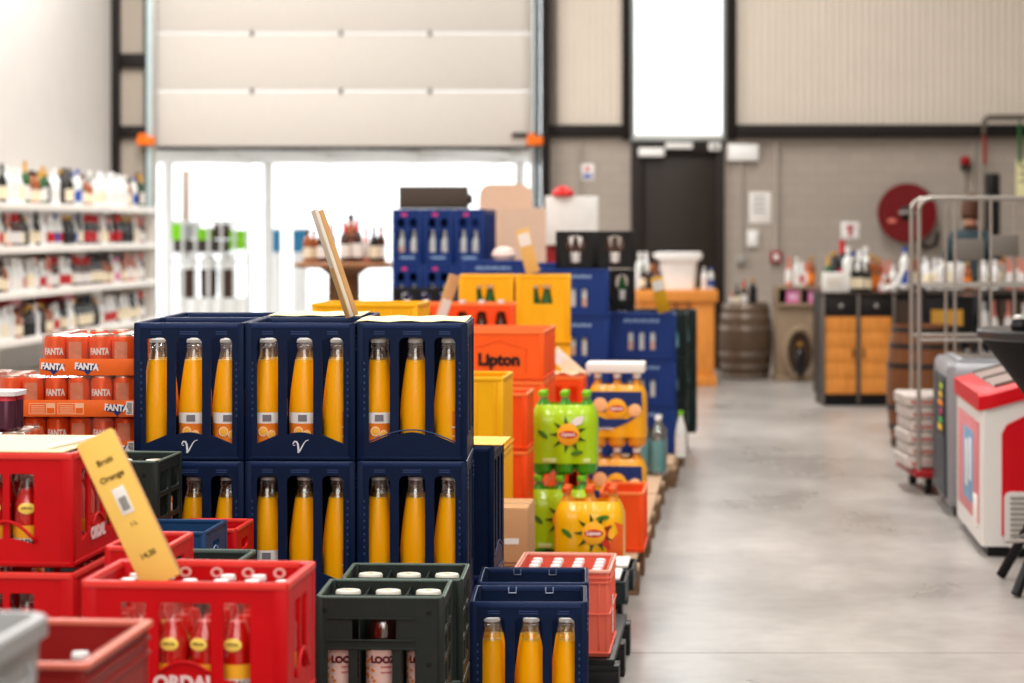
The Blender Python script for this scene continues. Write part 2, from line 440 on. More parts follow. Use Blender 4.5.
tip = M('orange_plastic_tip', (245, 116, 20), 0.4)
for a, c in ((139, 157), (526, 543)):
    MB().box(X(a), YW - .2, PZ(146, YW), X(c), YW - .1, PZ(137, YW), bev=.02).build('track_guard', tip, rd)
    MB().box(X(a) + .02, YW - .2, PZ(137, YW), X(c) - .08, YW - .12, PZ(134, YW), bev=.008).build('track_guard', tip, rd)
# ================================================================== crates
RIMS = {'red_plastic': M('lit_red_rim', (232, 62, 54), .35), 'dark_green_plastic': M('lit_green_rim', (92, 108, 100), .4), 'navy_plastic': M('lit_navy_rim', (22, 44, 86), .35), 'orange_plastic': M('lit_orange_rim', (250, 120, 52), .4), 'deep_orange_plastic': M('lit_orange_rim'), 'salmon_plastic': M('lit_salmon_rim', (246, 170, 150), .4)}  # rim colours lightened to paint in highlights along the top edges
def crate(name, w, d, h, m, fh=(), sh=(), t=0.006, rimh=0.018, lip=0.003, ribs=(), sribs=(), div=None, post=0.014, rim=True, divm=None, divh=0.7, hrib=(), back=True):
    """origin at the centre of the base, front faces -Y"""
    mb = MB()
    pf = panel_mesh(rect(0, 0, w, h), fh, t); ps = panel_mesh(rect(0, 0, d, h), sh, t)
    mb.mesh(pf, m, Matrix.Translation((-w / 2, -d / 2 + t, 0)) @ FRONT)
    mb.mesh(pf if back else panel_mesh(rect(0, 0, w, h), (), t), m, Matrix.Translation((-w / 2, d / 2, 0)) @ FRONT)
    for sx in (w / 2 - t, -w / 2):
        mb.mesh(ps, m, Matrix.Translation((sx, -d / 2, 0)) @ Matrix.Rotation(R(90), 4, 'Z') @ FRONT)
    mb.box(-w / 2 + t, -d / 2 + t, 0.002, w / 2 - t, d / 2 - t, 0.008)
    for sx in (-1, 1):
        for sy in (-1, 1):
            cx, cy = sx * (w / 2 - post / 2 + .002), sy * (d / 2 - post / 2 + .002)
            mb.box(cx - post / 2, cy - post / 2, 0, cx + post / 2, cy + post / 2, h - .001, bev=0.004)
    for u0, u1, v0, v1 in ribs:
        for y in (-d / 2 - .004, d / 2 - .002): mb.box(-w / 2 + u0, y, v0, -w / 2 + u1, y + .006, v1, bev=.0015)
    for u0, u1, v0, v1 in sribs:
        for x in (-w / 2 - .004, w / 2 - .002): mb.box(x, -d / 2 + u0, v0, x + .006, -d / 2 + u1, v1, bev=.0015)
    for z in hrib:
        mb.box(-w / 2 - .006, -d / 2 - .006, z - .003, w / 2 + .006, -d / 2 + .001, z + .003, bev=.001)
        mb.box(-w / 2 - .006, d / 2 - .001, z - .003, w / 2 + .006, d / 2 + .006, z + .003, bev=.001)
        mb.box(-w / 2 - .006, -d / 2, z - .003, -w / 2 + .001, d / 2, z + .003, bev=.001)
        mb.box(w / 2 - .001, -d / 2, z - .003, w / 2 + .006, d / 2, z + .003, bev=.001)
    o = mb.build(name, m)
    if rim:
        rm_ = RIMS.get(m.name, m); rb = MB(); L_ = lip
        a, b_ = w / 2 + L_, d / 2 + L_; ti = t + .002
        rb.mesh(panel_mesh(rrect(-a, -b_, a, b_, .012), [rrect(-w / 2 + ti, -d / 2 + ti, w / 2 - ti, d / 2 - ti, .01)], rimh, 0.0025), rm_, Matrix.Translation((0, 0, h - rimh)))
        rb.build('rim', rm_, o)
    if div:
        nx, ny = div; dm = divm or m; q = MB()
        for i in range(1, nx):
            x = -w / 2 + w * i / nx; q.box(x - .0012, -d / 2 + t, .008, x + .0012, d / 2 - t, h * divh)
        for j in range(1, ny):
            y = -d / 2 + d * j / ny; q.box(-w / 2 + t, y - .0012, .008, w / 2 - t, y + .0012, h * divh)
        q.build('divider', dm, o)
    return o
def grid(w, d, nx, ny, rows=None):
    return [(-w / 2 + w * (i + .5) / nx, -d / 2 + d * (j + .5) / ny, i, j) for j in range(ny) if rows is None or j in rows for i in range(nx)]
def world(o, x, y, z):
    c, s_ = math.cos(o.rotation_euler[2]), math.sin(o.rotation_euler[2])
    return (o.location[0] + c * x - s_ * y, o.location[1] + s_ * x + c * y, o.location[2] + z)
# ---------------- bottle kinds (a thing with parts)
def juice_bottle():
    r = .0425; H = .318
    prof = [(0, 0), (r - .004, 0), (r, .004), (r, .118), (.041, .145), (.0375, .18), (.033, .215), (.0285, .245), (.0262, .258), (.0218, .28), (.0195, .290), (.0195, .294), (.0215, .296), (.0215, .302), (.0195, .304), (.0195, H - .004), (0, H - .004)]
    o = MB().lathe(prof, clear, 24, bands=[(-1, .2579, juice)]).build('juice_bottle')
    fl = [(.0262, .256), (.0258, .262), (0, .262)]
    MB().lathe(fl, juice, 24).build('juice', None, o)
    MB().lathe([(0, .309), (.0205, .309), (.0215, .311), (.0205, .317), (.019, .319), (0, .319)], chrome, 20).build('cap', None, o)
    return o
def curved_label(r, z0, z1, a0, a1, m, name, parent, bands=None, n=12):
    mb = MB(); bm = mb.bm; cols = []
    zs = sorted(set([z0, z1] + [b[0] for b in (bands or [])] + [b[1] for b in (bands or [])]))
    zs = [z for z in zs if z0 <= z <= z1]
    g = [[bm.verts.new((r * math.cos(R(a0 + (a1 - a0) * k / n)), r * math.sin(R(a0 + (a1 - a0) * k / n)), z)) for k in range(n + 1)] for z in zs]
    for i, (A, B) in enumerate(zip(g[:-1], g[1:])):
        zc = (zs[i] + zs[i + 1]) / 2; idx = mb.mi(m)
        for lo, hi, mm_ in (bands or []):
            if lo <= zc <= hi: idx = mb.mi(mm_)
        for k in range(n):
            f = bm.faces.new((A[k], A[k + 1], B[k + 1], B[k])); f.smooth = True; f.material_index = idx
    return mb.build(name, None, parent)
def arc_text(txt, size, r, z, ang, m, parent, off=0.0, name='lettering', sx=1.0):
    """lettering wrapped round a bottle, centred at angle ang (degrees, -90 faces the aisle)"""
    me = text_mesh(txt, size, .0004, off)
    for v in me.vertices:
        a = R(ang) + v.co.x * sx / r; zz = z + v.co.y; rr_ = r + v.co.z
        v.co = (rr_ * math.cos(a), rr_ * math.sin(a), zz)
    return MB().mesh(me, m).build(name, None, parent)
# juice bottle variants: label turned to the aisle or away
jb0 = juice_bottle()                                     # plain orange side
jb1 = juice_bottle()
curved_label(.0431, .012, .118, -155, -35, lab_o, 'label', jb1, [(.088, .118, lab_w)])
for k, (dx, zz, rr_) in enumerate(((-104, .066, .014), (-74, .058, .012))):
    me = MB()
    mt = Matrix.Rotation(R(dx + 90), 4, 'Z') @ Matrix.Translation((0, -.0436, zz)) @ Matrix.Rotation(R(90), 4, 'X')
    me.lathe([(0, .001), (rr_ * .8, .001), (rr_, 0)], M('orange_slice', (250, 176, 60), .5), 14, mtx=mt)
    me.lathe([(rr_ * .82, .0012), (rr_ * .92, .0012)], lab_w, 14, mtx=mt)
    me.build('orange_slice', None, jb1)
MB().box(-.012, -.0445, .094, .012, -.0432, .112, M('grey_ink', (120, 116, 124), .6)).build('nutrition_panel', None, jb1)
jb2 = juice_bottle()
curved_label(.0431, .012, .122, -72, -35, lab_o, 'label', jb2, [(.076, .08, lab_w), (.05, .056, M('pale_orange', (246, 186, 128), .5))])
J = [Proto(jb0), Proto(jb1), Proto(jb2)]
def ordal_bottle():
    r = .0308
    prof = [(0, 0), (r - .003, 0), (r, .003), (r, .118), (.029, .130), (.021, .150), (.0145, .172), (.0135, .205), (.0135, .21), (0, .21)]
    o = MB().lathe(prof, glass('soda_glass', (255, 250, 246), .94), 18).build('soda_bottle')
    MB().lathe([(0, .002), (r - .002, .002), (r - .002, .118), (.0275, .13), (.0195, .15), (.0165, .158), (0, .158)], M('red_soda', (206, 16, 6), .3, coat=.2), 18).build('soda', None, o)
    MB().lathe([(0, .207), (.0155, .207), (.016, .21), (.014, .2165), (0, .217)], M('white_cap', (240, 238, 236), .4), 16).build('cap', None, o)
    curved_label(r + .0006, .03, .078, -170, -10, M('amber_label', (246, 178, 40), .5), 'label', o, [(.03, .05, lab_w)])
    arc_text('ORDAL', .017, r + .0008, .041, -90, inkm, o, off=.0006)
    mb = MB(); mt = Matrix.Translation((0, -.0288, .116)) @ Matrix.Rotation(R(82), 4, 'X')
    mb.lathe([(0, .0022), (.014, .0018), (.0185, 0)], M('yellow_neck_label', (252, 214, 96), .5), 16, mtx=mt, sy=.7)
    mb.build('neck_label', None, o)
    lettering('ORDAL', .008, inkm, o, (0, -.0316, .1165), .0004)
    return o
OB = Proto(ordal_bottle())
def looza_bottle():
    r = .0405
    prof = [(0, 0), (r - .003, 0), (r, .003), (r, .15), (.036, .175), (.029, .198), (.0275, .203), (.0275, .214), (0, .214)]
    o = MB().lathe(prof, glass('looza_glass', (240, 236, 226), .8), 22).build('juice_bottle')
    MB().lathe([(0, .002), (r - .002, .002), (r - .002, .15), (.034, .175), (.03, .19), (0, .19)], M('tomato_juice', (60, 22, 10), .3, coat=.3), 22).build('juice', None, o)
    cap = MB().lathe([(0, .212), (.0295, .212), (.0305, .215), (.0305, .226), (.0285, .229), (0, .2292)], M('cream_lid', (232, 228, 214), .4), 24).build('lid', None, o)
    MB().lathe([(0, .2296), (.007, .2296), (.007, .2294)], M('gold_dot', (214, 176, 84), .4), 12).build('lid_print', None, cap)
    curved_label(r + .0006, .02, .13, -175, -5, M('looza_label', (240, 206, 194), .5, var=.05), 'label', o)
    lab_ = o.children[-1] if o.children[-1].name.startswith('label') else [q for q in o.children if q.name.startswith('label')][0]
    lb = MB()
    random.seed(11)
    for k in range(46):
        a = random.choice([random.uniform(-174, -128), random.uniform(-52, -6)]); z = random.uniform(.024, .126); q = random.uniform(.0025, .005)
        mt = Matrix.Rotation(R(a + 90), 4, 'Z') @ Matrix.Translation((0, -(r + .0007), z)) @ Matrix.Rotation(R(90), 4, 'X')
        lb.lathe([(0, .0012), (q, .0006)], M('fruit_spot', (236, 128, 20), .5), 7, mtx=mt)
    absorb(lab_, lb)
    arc_text('LOOZA', .022, r + .001, .088, -90, M('berry_ink', (110, 8, 38), .5), o, off=.0014)
    arc_text('tomate', .009, r + .001, .072, -90, M('pink_ink', (206, 88, 104), .5), o, off=.0002)
    arc_text('tomaat', .009, r + .001, .059, -90, M('pink_ink'), o, off=.0002, name='lettering')
    return o
LB = Proto(looza_bottle())
# ---------------- the tall navy crates
def juice_crate(name, d, kind='V', slots=True):
    W, H = .300, .378
    fh = [slot(.031, .089, .046, .070, .337, .016), slot(.114, .186, .070, .070, .337, .018, .007), slot(.211, .269, .070, .046, .337, .016)]
    n = 3 if d > .35 else 2
    sh = []
    for k in range(n):
        c = d * (k + .5) / n; sh.append(slot(c - .036, c + .036, .06, .06, .337, .016, .005))
    if not slots: sh = []
    o = crate(name, W, d, H, navy, fh, sh, t=.007, rimh=.016, lip=.0015, post=.02, div=(3, 3 if d < .35 else 4), divh=.3, back=False,
              ribs=[(.012, .288, .002, .010)])
    rel = M('navy_relief', (44, 64, 108), .45)
    e = MB()
    for c, w_ in ((.06, .03), (.15, .05), (.24, .03)):
        for k in range(2):
            e.box(-.15 + c - w_ / 2, -d / 2 - .0012, .352 - k * .006, -.15 + c + w_ / 2, -d / 2 + .001, .3545 - k * .006)
    for u in (.018, .282):
        for k in range(9): e.box(-.15 + u - .003, -d / 2 - .001, .12 + k * .018, -.15 + u + .003, -d / 2 + .001, .126 + k * .018)
    absorb(o, e, rel)
    e = MB()
    for y in (-d / 2 + .03, d / 2 - .03):
        for k in range(4): e.box(.1505, y - .012, .30 + k * .013, .1535, y + .012, .3045 + k * .013)
    absorb(o, e, rel)
    if kind == 'V':
        mb = MB(); z0 = .030
        mw = M('silver_print', (214, 218, 226), .45)
        # a script V: thick falling stroke, thin rising stroke with a flourish
        y = -d / 2 - .0015
        def st(pts, w0, w1):
            up = []; dn = []
            n_ = len(pts)
            for k, (a, c) in enumerate(pts):
                w_ = (w0 + (w1 - w0) * k / (n_ - 1)) / 2
                a0, c0 = pts[max(k - 1, 0)]; a1, c1 = pts[min(k + 1, n_ - 1)]
                l = math.hypot(a1 - a0, c1 - c0) or 1
                nx, nz = -(c1 - c0) / l, (a1 - a0) / l
                up.append((a + nx * w_, c + nz * w_)); dn.append((a - nx * w_, c - nz * w_))
            mb.prism(up + dn[::-1], 0, .0015, mw, Matrix.Translation((0, y + .0015, 0)) @ FRONT)
        st([(-.019, .046), (-.015, .052), (-.009, .051), (-.0055, .044), (-.0045, .034), (-.003, .022)], .0035, .0058)
        st([(-.006, .021), (.000, .027), (.006, .038), (.011, .047), (.017, .054), (.024, .056)], .0045, .0015)
        st([(-.013, .042), (-.018, .041), (-.0195, .045), (-.017, .048)], .002, .001)
        mb.build('printed_letter', None, o)
    else:
        e = MB(); ya = -d / 2 - .0012
        pts = [(-.12 + .24 * k / 14, .05 + .034 * math.sin(math.pi * k / 14)) for k in range(15)]
        e.tube([(a, ya, c) for a, c in pts], .0018, rel)
        absorb(o, e)
    return o
JV = Proto(juice_crate('juice_crate', .40)); JA = Proto(juice_crate('juice_crate', .40, 'A')); JS = Proto(juice_crate('juice_crate', .29, 'A')); JT = Proto(juice_crate('juice_crate', .29, 'A', False))
def fill_juice(c, d, where, pattern, rows=(0,), nrow=None, z=.012):
    nrow = nrow or (4 if d > .35 else 3)
    names = ['left', 'middle', 'right']
    for x, y, i, j in grid(.30, d, 3, nrow, rows):
        x *= .93 if j == 0 else .95; y *= .96
        k = pattern[i] if j == 0 else 0
        x += (.006 if i else -.004) if j == 0 else 0
        look = ['plain orange juice bottle', 'orange-labelled juice bottle', 'juice bottle with label edge'][k]
        depth = 'front row' if j == 0 else ORD[j] + ' row'
        J[k].put(world(c, x, y, z), R(random.uniform(-6, 6)), f'{look}, {names[i]} of {depth} in {where}', 'bottle', 'orange juice bottles in navy crates')
YV = 6.6; zt = 1.236; PV = .38
rv = R(-1.7)
cols = [(134.5, 'left'), (245.6, 'middle'), (357.5, 'right')]
tiers = ['top', 'second', 'third']
pats = {(0, 0): (0, 1, 1), (1, 0): (1, 1, 2), (2, 0): (1, 0, 2), (0, 1): (0, 0, 0), (1, 1): (1, 0, 2), (2, 1): (0, 0, 0), (0, 2): (0, 0, 0), (1, 2): (0, 0, 0), (2, 2): (0, 0, 0)}
for ci, (px, cn) in enumerate(cols):
    for ti in range(3):
        for dep in range(2 if ci < 2 else 1):
            x, y = corner(px, YV, .30, .40, rv, 'L')
            x += dep * .404 * .03; y += dep * .404
            z = zt - PV * (ti + 1)
            if dep and ti: 
                pass
            P_ = JV if ci < 2 else JA
            lab = f'navy juice crate, {tiers[ti]} tier of the {cn} column' + (', in the row behind' if dep else (', white V print' if ci < 2 else ', arched front'))
            c = P_.put((x, y, z), rv, lab, 'crate', 'tall navy juice crates')
            if dep == 0:
                fill_juice(c, .40, f'the {tiers[ti]} {cn} navy crate', pats[(ci, ti)], rows=(0, 1) if ti < 2 else (0,))
# dividing pallet helper
def pallet(name, x, y, z, w, d, h, rz, label, m=wood, boards=7, group='pallets under the crates'):
    o = empty(name, (x, y, z), rz); tag(o, label, 'pallet', group)
    bt = .02 if h > .12 else .015
    for k in range(boards):
        bw = w / boards * .78; xx = -w / 2 + w * (k + .5) / boards
        MB().box(xx - bw / 2, -d / 2, h - bt, xx + bw / 2, d / 2, h, bev=.002).build('deck_board', m, o)
    for yy in (-d / 2 + .05, 0, d / 2 - .05):
        MB().box(-w / 2, yy - .05, h - 2 * bt, w / 2, yy + .05, h - bt, bev=.002).build('stringer_board', m, o)
        MB().box(-w / 2, yy - .05, 0, w / 2, yy + .05, bt, bev=.002).build('bottom_board', wood_d if m is wood else m, o)
        for xx in (-w / 2 + .07, 0, w / 2 - .07):
            MB().box(xx - .07, yy - .05, bt, xx + .07, yy + .05, h - 2 * bt, bev=.003).build('block', wood_d if m is wood else m, o)
    return o
pallet('wooden_pallet', -.56, 7.02, 0, 1.02, .9, .095, rv, 'low wooden pallet under the three columns of navy juice crates')
# navy crate to the right behind the V stack
x, y = corner(505.5, 7.04, .40, .29, ROT, 'R')
for k in range(2):
    c = JT.put((x + .02, y, .854 - .379 * (k + 1)), ROT + R(90), f'navy juice crate turned sideways behind the right column, {["upper", "lower"][k]} of two', 'crate', 'tall navy juice crates')
# the two short ones in front
xs_ = []
for (px, Y, zz, side, nm) in ((470.5, 6.20, .53, 'L', 'front'), (588, 6.53, .53, 'R', 'rear')):
    x, y = corner(px, Y, .30, .29, rv, side)
    c = JS.put((x, y, zz - .378), rv, f'open-topped navy juice crate in front of the right column, {nm} one of two', 'crate', 'open navy juice crates')
    fill_juice(c, .29, f'the {nm} open navy crate', (0, 0, 0), rows=(0,) if nm == 'rear' else (0, 1), z=.01)
    hl = MB()
    for u in (-.05, .05):
        hl.tube([(u - .010, .29 / 2 - .009, .374), (u - .010, .29 / 2 - .011, .358), (u + .010, .29 / 2 - .011, .358), (u + .010, .29 / 2 - .009, .374)], .0022)
    hl.build('hook', M('pale_blue_edge', (150, 166, 196), .4), c)
pallet('wooden_pallet', .05, 6.55, 0, .5, .7, .15, rv, 'wooden pallet under the two open navy juice crates', boards=4)
# ---------------- dark green LOOZA crates
def looza_crate():
    w, d, h = .297, .272, .248
    fh = [rect(.083, .146, .185, .194), rrect(.026, .03, .074, .122, .004), rrect(.096, .03, .176, .122, .004), rrect(.197, .03, .229, .122, .004)]
    sh = []
    for c0 in (.03, .15):
        for (a, b_) in ((.03, .085), (.098, .150), (.163, .215)): sh.append(rrect(c0, a, c0 + .092, b_, .006))
    o = crate('bottle_crate', w, d, h, dgreen, fh, sh, t=.006, rimh=.006, lip=.002, div=(3, 2), divh=.93, post=.018, ribs=[(.024, .232, .124, .128), (.024, .232, .143, .147), (.024, .232, .194, .198)])
    for u, v in ((.262, .21), (.262, .09), (.018, .215)):
        MB().lathe([(0, .001), (.005, .001), (.006, 0)], black, 12, mtx=Matrix.Translation((-w / 2 + u, -d / 2 - .001, v)) @ FRONT).build('rivet', None, o)
    return o
LC = Proto(looza_crate())
def looza(px, Y, zt_, rz, nm, side='R', bottles=True, n=1):
    x, y = corner(px, Y, .297, .272, rz, side)
    for k in range(n):
        c = LC.put((x, y, zt_ - .248 * (k + 1)), rz, nm if k == 0 else ORD[k] + ' crate down under the ' + nm, 'crate', 'dark green bottle crates')
        if bottles and k == 0:
            for xx, yy, i, j in grid(.297, .272, 3, 2):
                LB.put(world(c, xx * .98, yy, .0085), R(random.uniform(-12, 12) + (22 if i == 0 else 4)), f'cream-lidded bottle, {["left", "middle", "right"][i]} {["front", "back"][j]} of the {nm}', 'bottle', 'juice bottles in the dark green crates').scale = (1, 1, .972)
rl = R(-2.4)
looza(444, 5.57, .640, rl, 'dark green juice crate at the front', n=2)
looza(462.5, 5.86, .638, rl, 'dark green juice crate behind the front one', n=2)
pallet('wooden_pallet', -.28, 5.86, 0, .36, .64, .144, rl, 'wooden pallet under the dark green juice crates', boards=3)
looza(157.4, 6.2, .893, ROT, 'dark green crate beside the yellow price card', n=3, bottles=True)
pallet('wooden_pallet', -1.06, 6.34, 0, .36, .32, .149, ROT, 'small pallet under the dark green crate by the cans', boards=3)
# ---------------- red lemonade crates
def ordal_crate(m=red, text=True):
    w, d, h = .40, .30, .25
    top = h - .042
    fh = [slot(.074, .124, .05, .062, top, .004), slot(.149, .251, .074, .074, top, .004, .022), slot(.276, .328, .062, .05, top, .004)]
    sh = [slot(.088, .142, .05, .062, top - .005, .005), slot(.158, .212, .062, .05, top - .005, .005)]
    o = crate('lemonade_crate', w, d, h, m, fh, sh, t=.008, rimh=.014, lip=.004, post=.03,
              ribs=[(.004, .396, .004, .012)], sribs=[(.004, .296, .004, .012)])
    e = MB()
    for sgn, dd in ((-1, 0), (1, 0)):
        e.tube([(.204 * sgn, -.07 + .14 * k / 10, .055 + .045 * math.sin(math.pi * k / 10)) for k in range(11)], .004, m)
    e.tube([(-.052 + .104 * k / 10, -.152, .074 + .022 * math.sin(math.pi * k / 10)) for k in range(11)], .003, m)
    absorb(o, e)
    rg = MB()
    for u in (-.13, -.065, .0, .065, .13):
        rg.lathe([(.011, 0), (.011, .002), (.006, .002), (.006, 0)], M('pale_pink_plastic', (240, 170, 164), .4), 12, mtx=Matrix.Translation((u, .1405, .226)) @ FRONT, sx=1.2)
    rg.build('eyelet', None, o)
    if text: lettering('ORDAL', .036, M('white_print', (238, 200, 200), .5), o, (0, -.1525, .054), .001, off=.0018)
    return o
OC = Proto(ordal_crate())
def fill_ordal(c, where, sel, group='red lemonade bottles'):
    for x, y, i, j in grid(.378, .278, 6, 4):
        if (i, j) in sel:
            OB.put(world(c, x, y, .010), R(random.uniform(-20, 20)) + c.rotation_euler[2], f'red lemonade bottle, {ORD[i]} from left, {ORD[j]} row of {where}', 'bottle', group)
# front crate with price card
x, y = corner(287, 4.60, .40, .30, ROT, 'R')
fc = OC.put((x, y, .816 - .25), ROT, 'open red lemonade crate at the front with the yellow price card', 'crate', 'red lemonade crates')
fill_ordal(fc, 'the front red crate', [(i, j) for i in range(6) for j in range(4) if (i, j) not in ((1, 2), (2, 3), (5, 3))])
for k in (1, 2):
    OC.put((x, y, .816 - .25 * (k + 1)), ROT, f'red lemonade crate, {["", "second", "bottom"][k]} under the front one with the price card', 'crate', 'red lemonade crates')
pallet('wooden_pallet', x, y, 0, .44, .34, .066, ROT, 'low pallet under the front red crate stack', boards=4)
# left stack, short sides to the aisle
xl_, yl_ = corner(73, 5.25, .30, .40, ROT, 'R')
zl = 1.003
for k in range(3):
    c = OC.put((xl_, yl_, zl - .25 - .262 * k), ROT + R(90), f'red lemonade crate by the orange can packs, {["top", "second", "third"][k]} of its stack', 'crate', 'red lemonade crates')
    if k < 2:
        # bottles seen through the short side: local frame turned by 90 degrees
        for bx in (-.155, -.090, -.025, .04, .105, .16):
            for by in (-.105, -.035, .035, .105):
                if bx > -.08 and abs(by) < .1 and k: continue
                px_, py_, pz_ = world(c, bx, by, .010)
                ri = [-.155, -.090, -.025, .04, .105, .16].index(bx); cj = [.105, .035, -.035, -.105].index(by)
                OB.put((px_, py_, pz_), ROT + R(random.uniform(-15, 15)), f'red lemonade bottle, {ORD[cj]} from left, {ORD[ri]} row, {["top", "second"][k]} crate by can packs', 'bottle', 'red lemonade bottles')
pallet('wooden_pallet', xl_, yl_, 0, .34, .44, .228, ROT, 'pallet under the red crate stack by the can packs', boards=4)
tag(MB().box(-.15, -.2, 0, .15, .2, .003, mtx=None).build('cardboard_sheet', cardp, None, (xl_ - .02, yl_ + .0, zl + .001), ROT), 'pale cardboard sheet lying on the red crate by the can packs', 'cardboard')
tag(MB().box(-.006, -.17, 0, .006, .17, .008, bev=.002).build('white_strip', white, None, (xl_ + .11, yl_ + .0, zl + .005), ROT - R(8)), 'thin white strip lying on the cardboard beside the price card', 'strip')
# small open crates between the stacks
def tray_crate(name, m, w=.30, d=.25, h=.25, loops=True):
    fh = [rrect(w / 2 - .045, h - .062, w / 2 + .045, h - .036, .01)]
    sh = [rrect(d / 2 - .04, h - .062, d / 2 + .04, h - .036, .01)]
    return crate(name, w, d, h, m, fh, sh, t=.006, rimh=.010, lip=.003, post=.016, div=(3, 3), divh=.4, hrib=(.03,))
def small(px, Y, zt_, m, lab, w=.30, d=.25, h=.25, n=1, grp=None, rz=ROT, side='R', name='bottle_crate', pz=None):
    x, y = corner(px, Y, w, d, rz, side); pr = Proto(tray_crate(name, m, w, d, h))
    for k in range(n):
        pr.put((x, y, zt_ - h * (k + 1)), rz, lab if k == 0 else f'{lab}, {ORD[k]} from the top of its stack', 'crate', grp or 'open crates between the stacks')
    return x, y
small(166, 5.05, .825, red, 'open red crate right behind the yellow price card', n=4, h=.206, w=.13)
small(205, 5.9, .748, steelblue, 'open slate blue crate before the navy crates', n=3, w=.22)
ex, ey = small(236, 6.22, .715, red, 'open red crate tucked behind the slate blue crate', n=2, w=.17, d=.22)
small(232.5, 5.58, .712, dgreen, 'open dark green crate by the slate blue one', w=.26, d=.27, n=2)
pallet('wooden_pallet', -.84, 5.98, 0, .30, .75, .0, ROT, 'x') if False else None
e = MB()
for k in range(5):
    e.tube([(.111, -.06 + .1 * t / 8 + .0, .10 + k * .018 + .03 * math.sin(math.pi * t / 8)) for t in range(9)], .0016, M('pale_blue_edge'))
o = e.build('fan_relief', None, [q for q in bpy.data.objects if q.get('label') == 'open slate blue crate before the navy crates'][0])
# brown-red crate at the lower left
def lip_crate():
    w, d, h = .34, .40, .27
    sh = [rrect(.03 + k * .088, .04, .105 + k * .088, .16, .006) for k in range(4)]
    fh = [rrect(.03 + k * .10, .04, .11 + k * .10, .16, .006) for k in range(3)]
    return crate('bottle_crate', w, d, h, dred, fh, sh, t=.007, rimh=.010, lip=.010, post=.02, div=(5, 6), divh=.35, hrib=(h - .03, h - .055, .02))
LP_ = Proto(lip_crate())
x, y = corner(84, 3.70, .34, .40, ROT, 'R')
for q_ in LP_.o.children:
    if q_.name.startswith('rim'): q_.data.materials.clear(); q_.data.materials.append(M('lit_dark_red_rim', (214, 112, 92), .35)); q_['label'] = 'salmon coloured rim'  # salmon colour paints the light caught by the dark red rim
bc = LP_.put((x, y, .827 - .27), ROT, 'dark red crate with light painted on its rim nearest the camera, nearly empty', 'crate', 'dark red crates')
LP_.put((x, y, .827 - .54), ROT, 'dark red crate underneath the nearly empty one nearest the camera', 'crate', 'dark red crates')
LP_.put((x, y, .827 - .81), ROT, 'bottom dark red crate under the nearly empty one nearest the camera', 'crate', 'dark red crates')
for k, (u, v) in enumerate(((-.08, .13), (.0, .06), (.07, .14), (.12, .0), (-.13, -.02))):
    OB.put(world(bc, u, v, .008), ROT, f'lone white-capped lemonade bottle, {ORD[k]} in the nearly empty dark red crate', 'bottle', 'bottles in the nearly empty dark red crate')
# grey rounded crate at the very corner
def grey_crate():
    w, d, h = .36, .40, .24
    mb = MB()
    def ring(a, b_, r, z): return [(p[0], p[1], z) for p in rrect(-a, -b_, a, b_, r, 6)]
    a, b_ = w / 2, d / 2
    mb.loft([ring(a - .02, b_ - .02, .03, 0), ring(a - .006, b_ - .006, .04, h - .03), ring(a + .004, b_ + .004, .045, h - .028), ring(a + .004, b_ + .004, .045, h - .004), ring(a, b_, .043, h), ring(a - .014, b_ - .014, .035, h), ring(a - .018, b_ - .018, .032, h - .006), ring(a - .03, b_ - .03, .03, .01)], grey, cap=True)
    o = mb.build('grey_crate', grey)
    MB().tube([(a + .006, -.06, h - .05), (a + .014, -.05, h - .07), (a + .014, .05, h - .07), (a + .006, .06, h - .05)], .005, grey).build('handle', None, o)
    return o
go = grey_crate()
x, y = corner(-38, 3.02, .36, .40, ROT, 'R')
go.location = (x, y, .951 - .24); go.rotation_euler[2] = ROT
tag(go, 'pale grey rounded plastic crate at the near corner, out of focus', 'crate')
GC = Proto(go); GC.used = True
for k in range(1, 4): GC.put((x, y, .951 - .24 * (k + 1) + .009 * k), ROT, f'pale grey rounded crate, {ORD[k]} from the top of the corner stack', 'crate', 'pale grey crates')
GC.o = go
# ---------------- yellow price cards
def price_card(lines, bw=.078, hh=.315, th=.006, edge=None):
    o = empty('price_card')
    MB().box(-bw / 2, -th / 2, 0, bw / 2, th / 2, hh, bev=.001).build('board', cardy, o)
    MB().box(-bw / 2 - .001, th / 2, 0, bw / 2 + .001, th / 2 + .012, hh - .004, bev=.001).build('backing', edge or M('raw_wood_edge', (206, 160, 108), .8, var=.2), o)
    for txt, z, sz in lines:
        lettering(txt, sz, inkm, o, (0, -th / 2 - .0008, z), .0004, off=.0002)
    MB().box(-.013, -th / 2 - .001, .150, .013, -th / 2, .205, bev=.0003).build('barcode_sticker', paper, o)
    b_ = MB()
    for k in range(8): b_.box(-.008 + (k % 2) * .0005, -th / 2 - .0016, .158 + k * .0035, .008, -th / 2 - .001, .1598 + k * .0035)
    b_.build('barcode', inkm, o)
    return o
pc1 = price_card([('Bruis', .262, .017), ('Orange', .228, .017), ('1 L', .128, .011), ('14,20', .062, .015)])
tag(pc1, 'tall yellow price card leaning in the front red crate', 'price card')
pc1.location = (PX(162, 4.66), 4.66, PZ(583, 4.66)); pc1.rotation_euler = (R(-3), R(-26.5), R(-6))
pc2 = empty('price_card'); tag(pc2, 'wooden price card seen edge-on, leaning up from the navy juice crates', 'price card')
MB().box(-.038, -.005, 0, .038, .005, .325, bev=.001).build('board', M('worn_white_card', (226, 216, 200), .7), pc2)
MB().box(-.038, .0055, 0, .038, .020, .318, bev=.001).build('backing', M('raw_wood_edge'), pc2)
MB().box(-.0385, -.0065, 0, .0385, -.005, .15).build('lower_board', M('tan_edge', (210, 170, 116), .7), pc2)
